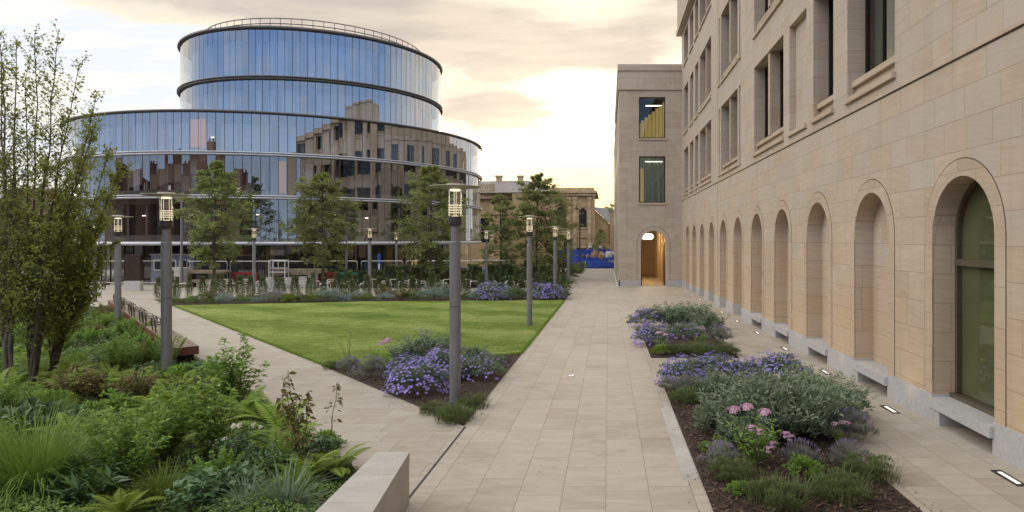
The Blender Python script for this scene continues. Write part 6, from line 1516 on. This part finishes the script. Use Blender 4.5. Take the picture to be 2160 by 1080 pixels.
# short turf blades
q = np.random.default_rng(3); n = 90000; P = np.stack([q.uniform(-23.5, -2.6, n * 2), q.uniform(17.9, 41, n * 2)], 1)
ok = []
a = np.array(LAWN)
def inpoly(P, A):
    c = np.zeros(len(P), bool); j = len(A) - 1
    for i in range(len(A)):
        xi, yi = A[i]; xj, yj = A[j]; w = ((yi > P[:, 1]) != (yj > P[:, 1])) & (P[:, 0] < (xj - xi) * (P[:, 1] - yi) / (yj - yi + 1e-12) + xi); c ^= w; j = i
    return c
P = P[inpoly(P, LAWN)][:n]; keep = q.uniform(0, 1, len(P)) < np.clip(1.35 - P[:, 1] / 34, .12, 1); P = P[keep]; n = len(P)
z = np.array([gz(b) for b in P[:, 1]]) + .018; mb = MB(); D = unit(np.array([0, 0, 1.0]) + .75 * rdir(q, n)); D[:, 2] = np.abs(D[:, 2])
leaves(mb, np.column_stack([P, z]), D, rdir(q, n), q.uniform(.03, .055, n), .009, q.uniform(0, 1, n), 0, .0, 0)
stuff(mb.build('turf_blades', L_['lawn']), 'short mown grass blades standing on the lawn', 'grass')

# a few fallen leaves and crumbs of bark along the bed edges and on the paving
q = np.random.default_rng(55); pts = []
for (x0, y0, x1, y1, n, sp) in ((1.2, 6.5, 1.2, 15.6, 60, .12), (3.8, 6.5, 3.8, 15.6, 60, .12), (-2.5, 12.3, -2.5, 20, 60, .1), (-7.3, 17.6, -2.6, 11.9, 70, .12), (-11, 18.9, -3.2, 9.3, 140, .35), (-2.3, 7, 5.6, 30, 60, 2.5), (1.2, 19.4, 3.8, 19.4, 30, .12)):
    u = q.uniform(0, 1, n); off = q.normal(0, sp, n); L = math.hypot(x1 - x0, y1 - y0); pts.append(np.column_stack([x0 + (x1 - x0) * u + off * (y1 - y0) / L, y0 + (y1 - y0) * u - off * (x1 - x0) / L]))
P = np.concatenate(pts); n = len(P); mb = MB(); D = rdir(q, n); D[:, 2] *= .1
leaves(mb, np.column_stack([P, [gz(y) + .016 for y in P[:, 1]]]), D, np.array([0, 0, 1.0]) + .25 * rdir(q, n), q.uniform(.02, .055, n), q.uniform(.01, .028, n), q.uniform(0, 1, n), 0, .1, .1)
stuff(mb.build('leaf_litter', M['litter']), 'scattered fallen leaves and bark crumbs on the paving', 'leaf litter')

# longer blades leaning over the lawn's edges
q = np.random.default_rng(66); pts = []
for (x0, y0), (x1, y1), n in (((-2.575, 20.3), (-2.575, 40.5), 5000), ((-7.3, 17.9), (-23.5, 36.8), 5000), ((-7.2, 17.9), (-2.6, 20.2), 2500)):
    u = q.uniform(0, 1, n); o_ = q.normal(0, .018, n); L = math.hypot(x1 - x0, y1 - y0); pts.append(np.column_stack([x0 + (x1 - x0) * u + o_ * (y1 - y0) / L, y0 + (y1 - y0) * u - o_ * (x1 - x0) / L]))
P = np.concatenate(pts); n = len(P); D = unit(np.array([0, 0, .8]) + rdir(q, n)); D[:, 2] = np.abs(D[:, 2]); mb = MB()
leaves(mb, np.column_stack([P, [gz(y) + .012 for y in P[:, 1]]]), D, rdir(q, n), q.uniform(.04, .10, n), .012, q.uniform(0, .9, n), 0, 0, .1)
stuff(mb.build('lawn_edge_grass', L_['lawn']), 'longer grass blades leaning over the lawn edges', 'grass')
# ------------------------------------------------------------------ the big planting bed on the left
LM = []                                         # landmarks for labels: (px, py, phrase)
def big(kind, px, py, s, lb, cat, lm=None, var=None):
    o = pl(kind, px, py, s, lb, cat, var); occupied.append((*gp(px, py), .5 * (s if not isinstance(s, tuple) else s[0])))
    if lm: LM.append((px, py, lm))
    return o
occupied = []
LM += [(20, 840, 'the leftmost dark tree trunk'), (67, 830, 'the many-stemmed tree trunk'), (410, 770, 'the timber bench end'), (352, 760, 'the thick lamp post in the shrubs'), (720, 1060, 'the planter wall')]
big('tussock', 75, 1062, 1.0, 'large bright green grass tussock at the bottom left', 'grass', 'the large grass tussock')
big('tallshrub', 500, 862, (1.15, 1.15, .98), 'tall leafy shrub standing alone at the diagonal path edge', 'shrub', 'the tall shrub at the path edge', 0)
big('tallshrub', 440, 985, 1.0, 'tall leafy shrub in the middle of the near bed', 'shrub', 'the tall shrub in the near bed', 1)
big('shrub', 270, 1035, 1.0, 'glossy leafy shrub right of the large grass tussock', 'shrub', 'the glossy near shrub', 0)
big('shrub', 345, 985, 1.05, 'bushy light green shrub behind the glossy near shrub', 'shrub', 'the bushy light green shrub', 1)
big('shrub', 352, 775, (.72, .72, .85), 'leafy shrub wrapped around the thick lamp post base', 'shrub', None, 2)
big('shrub', 245, 795, .92, 'rounded green shrub below the timber bench', 'shrub', 'the rounded shrub below the bench', 3)
big('shrub', 300, 785, .8, 'green shrub just left of the thick lamp post', 'shrub', None, 0)
big('rose', 512, 1000, 1.0, 'white rose bush in bloom among the ferns', 'rose', 'the white rose bush')
big('sedge', 600, 1100, 1.15, 'striped grey-green sedge at the bottom beside the planter wall', 'sedge', 'the striped sedge')
big('sedge', 520, 1100, .9, 'striped sedge at the bottom, left of the larger one', 'sedge')
big('bigleaf', 470, 1070, 1.05, 'blue-green broad-leaved perennial at the bottom of the bed', 'plant', 'the blue-green broad-leaved plant', 0)
big('bigleaf', 425, 1085, .9, 'broad-leaved perennial left of the blue-green one at the bottom', 'plant', None, 1)
big('hellebore', 45, 925, 1.25, 'large dark hellebore clump at the left edge', 'hellebore', 'the large dark hellebore', 0)
big('hellebore', 100, 915, 1.0, 'dark hellebore clump right of the largest one', 'hellebore', None, 1)
big('hellebore', 165, 1060, 1.05, 'dark hellebore right beside the large grass tussock', 'hellebore', None, 2)
big('hellebore', 555, 1010, .75, 'small dark hellebore right of the white rose bush', 'hellebore', None, 0)
big('hellebore', 430, 800, 1.0, 'dark hellebore clump at the path edge below the bench end', 'hellebore', None, 1)
big('bronze', 155, 855, 1.15, 'bronze-leaved shrub right of the many-stemmed tree', 'shrub', 'the bronze shrub', 0)
big('bronze', 215, 850, .95, 'second bronze-leaved shrub, further right of the tree stems', 'shrub', None, 1)
big('bigleaf', 670, 985, .85, 'fresh green broad-leaved plant below the thin sapling', 'plant', None, 0)
big('herb', 690, 945, .7, 'low strawberry-like herb at the path edge', 'herb', None, 1)
for px, py, s, v, lb in ((705, 1005, .8, 0, 'yellow-green fern at the tip of the bed by the planter wall'), (650, 1020, .85, 1, 'yellow-green fern in front of the bronze sapling'), (560, 900, .95, 2, 'bright fern at the diagonal path edge, right of the tall shrub'), (585, 985, .85, 3, 'green fern between the white roses and the bronze sapling'), (150, 935, .95, 4, 'upright fern right of the dark hellebores'), (235, 935, .85, 0, 'upright fern left of the bushy light green shrub')):
    big('fern', px, py, s, lb, 'fern', None, v)
# two slim saplings
def sapling(px, py, tips, lb, nl, seed):
    q = np.random.default_rng(seed); x, y = gp(px, py); r_ = thing('bronze_sapling', lb, 'sapling', (x, y, gz(y))); st = MB(); lf = MB(); occupied.append((x, y, .12))
    for tx, ty, lo in tips:
        tp = np.array(at(tx, ty, y)) - np.array([x, y, gz(y)]); tp[1] += q.normal(0, .08); s = np.linspace(0, 1, 9); P = tp * s[:, None]; P[1:-1] += q.normal(0, .012, (7, 3)); st.tube(P, .011 * (1 - .75 * s), 5, 0, False)
        n = nl; u = q.uniform(lo, 1.0, n); Bp = np.stack([np.interp(u, s, P[:, c]) for c in range(3)], 1); a = q.uniform(0, 6.28, n); D = unit(np.stack([np.cos(a), np.sin(a) * .6, q.uniform(-.9, .2, n)], 1)); off = (q.uniform(.0, .16, n) * (1.1 - u))[:, None]
        leaves(lf, Bp + D * off * np.array([1, 1, .2]), D, np.array([0, -.3, 1.0]) + .7 * rdir(q, n), .10 * q.uniform(.6, 1.15, n), .062 * q.uniform(.7, 1.1, n), q.uniform(0, 1, n), 0, .2, .2)
    st.build('stem', L_['stem'], r_); lf.build('foliage', L_['brown'], r_)
sapling(638, 1010, [(612, 778, .38), (585, 800, .45), (655, 822, .42), (628, 830, .4), (600, 835, .4)], 'bronze-leaved sapling with several stems before the diagonal path', 44, 5)
sapling(690, 960, [(706, 808, .45)], 'single thin sapling stem with few leaves by the path edge', 20, 6)
LM += [(638, 1010, 'the bronze sapling'), (690, 960, 'the thin sapling')]
# fill plants: placed between the named ones, each labelled by the nearest landmark
q = random.Random(41); fills = []
def inbed(x, y, m=.35):
    A = BED; P = np.array([[x, y]])
    if not inpoly(P, A)[0]: return False
    for (x0, y0), (x1, y1) in zip(A[:5], A[1:5]):
        L = math.hypot(x1 - x0, y1 - y0); d = abs((x - x0) * (y1 - y0) - (y - y0) * (x1 - x0)) / L
        if d < m and min(y0, y1) - .5 < y < max(y0, y1) + .5: return False
    return x < -2.88 - m
tries = 0
while len(fills) < 185 and tries < 9000:
    tries += 1
    y = 8.0 + 25 * q.random() ** 1.8; px = q.uniform(-60, 720); x = (px - 1283) * y / F
    if not inbed(x, y) or (y > 15.5 and 352 < px < 440): continue
    if any((x - a) ** 2 + (y - b) ** 2 < (c * .75 + .22) ** 2 for a, b, c in occupied): continue
    py = 520.56 + 4586.4 / y
    n = math.sin(x * 1.1 + 2) + math.sin(y * .9 + x * .5) + q.uniform(-.9, .9)
    if y > 20: kind = q.choice(['shrub', 'shrub', 'herb', 'grass', 'bronze', 'shrub'])
    elif n > .7: kind = 'fern'
    elif n > -.1: kind = q.choice(['grass', 'fern', 'grass', 'herb'])
    elif n > -.8: kind = q.choice(['herb', 'hellebore', 'fern', 'bronze'])
    else: kind = q.choice(['shrub', 'herb', 'herb', 'grass', 'hellebore'])
    s = q.uniform(.75, 1.15) if kind != 'shrub' else q.uniform(.6, .9)
    if kind == 'hellebore': s *= .85
    if y > 18: s *= .66
    if y < 9.3 and kind in ('shrub', 'fern', 'grass'): s *= .8
    occupied.append((x, y, {'fern': .62, 'grass': .36, 'shrub': .55, 'herb': .40, 'hellebore': .45, 'bronze': .5}[kind] * s)); fills.append((kind, x, y, px, py, s))
FD = {'fern': ('light green fern', 'fern'), 'grass': ('small grass clump', 'grass'), 'shrub': ('leafy green shrub', 'shrub'), 'herb': ('low leafy herb', 'herb'), 'hellebore': ('small dark hellebore', 'hellebore'), 'bronze': ('bronze-tinged shrub', 'shrub')}
grp = {}
for f in fills:
    kind, x, y, px, py, s = f
    d, (lx, ly, ph) = min(((math.hypot(px - a, (py - b) * 1.3), (a, b, c)) for a, b, c in LM), key=lambda k: k[0])
    dx, dy = px - lx, (py - ly) * 1.3
    dr = ('right of' if dx > 0 else 'left of') if abs(dx) > abs(dy) else ('in front of' if dy > 0 else 'behind')
    grp.setdefault((kind, ph, dr), []).append((d, f))
for (kind, ph, dr), L in grp.items():
    L.sort(key=lambda k: k[0]); d0, c0 = FD[kind]
    for i, (d, (kd, x, y, px, py, s)) in enumerate(L):
        lb = '%s %s %s' % (d0, dr, ph) if len(L) == 1 else '%s %s %s, %s' % (d0, dr, ph, 'nearest' if i == 0 else ORD[i + 1] + ' nearest')
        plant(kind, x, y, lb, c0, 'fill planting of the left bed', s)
# ground cover knitting it together
g = np.random.default_rng(9); mb = MB(); n = 120000
y = 7.2 + 27 * g.uniform(0, 1, n) ** 2.0; px = g.uniform(-120, 760, n); x = (px - 1283) * y / F; P = np.stack([x, y], 1)
A = np.array(BED); P = P[inpoly(P, BED)]
d1 = []
dd = np.full(len(P), 9.0)
for (x0, y0), (x1, y1) in zip(BED[:4], BED[1:5]):
    L = math.hypot(x1 - x0, y1 - y0); u = np.clip(((P[:, 0] - x0) * (x1 - x0) + (P[:, 1] - y0) * (y1 - y0)) / L ** 2, 0, 1); dd = np.minimum(dd, np.hypot(P[:, 0] - x0 - u * (x1 - x0), P[:, 1] - y0 - u * (y1 - y0)))
lump = .5 + .5 * np.sin(P[:, 0] * 2.3 + np.sin(P[:, 1] * 1.7) * 2) * np.sin(P[:, 1] * 2.1 + 1)
hh = (.03 + .26 * lump * np.clip(dd / .6, .12, 1)); keep = g.uniform(0, 1, len(P)) < .35 + .65 * lump; P, hh = P[keep], hh[keep]; n = len(P)
z = np.array([gz(b) for b in P[:, 1]]) + .02 + hh * g.uniform(.15, 1, n); zz = (z - np.array([gz(b) for b in P[:, 1]])) / .3
D = rdir(g, n); D[:, 2] = np.abs(D[:, 2]) * .5; sz = .030 + .0028 * P[:, 1]
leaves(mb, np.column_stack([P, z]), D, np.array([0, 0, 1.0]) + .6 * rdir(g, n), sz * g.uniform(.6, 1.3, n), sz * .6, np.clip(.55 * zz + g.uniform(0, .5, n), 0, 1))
stuff(mb.build('ground_cover', L_['cover']), 'low leafy ground cover knitting the left planting bed together', 'ground cover')
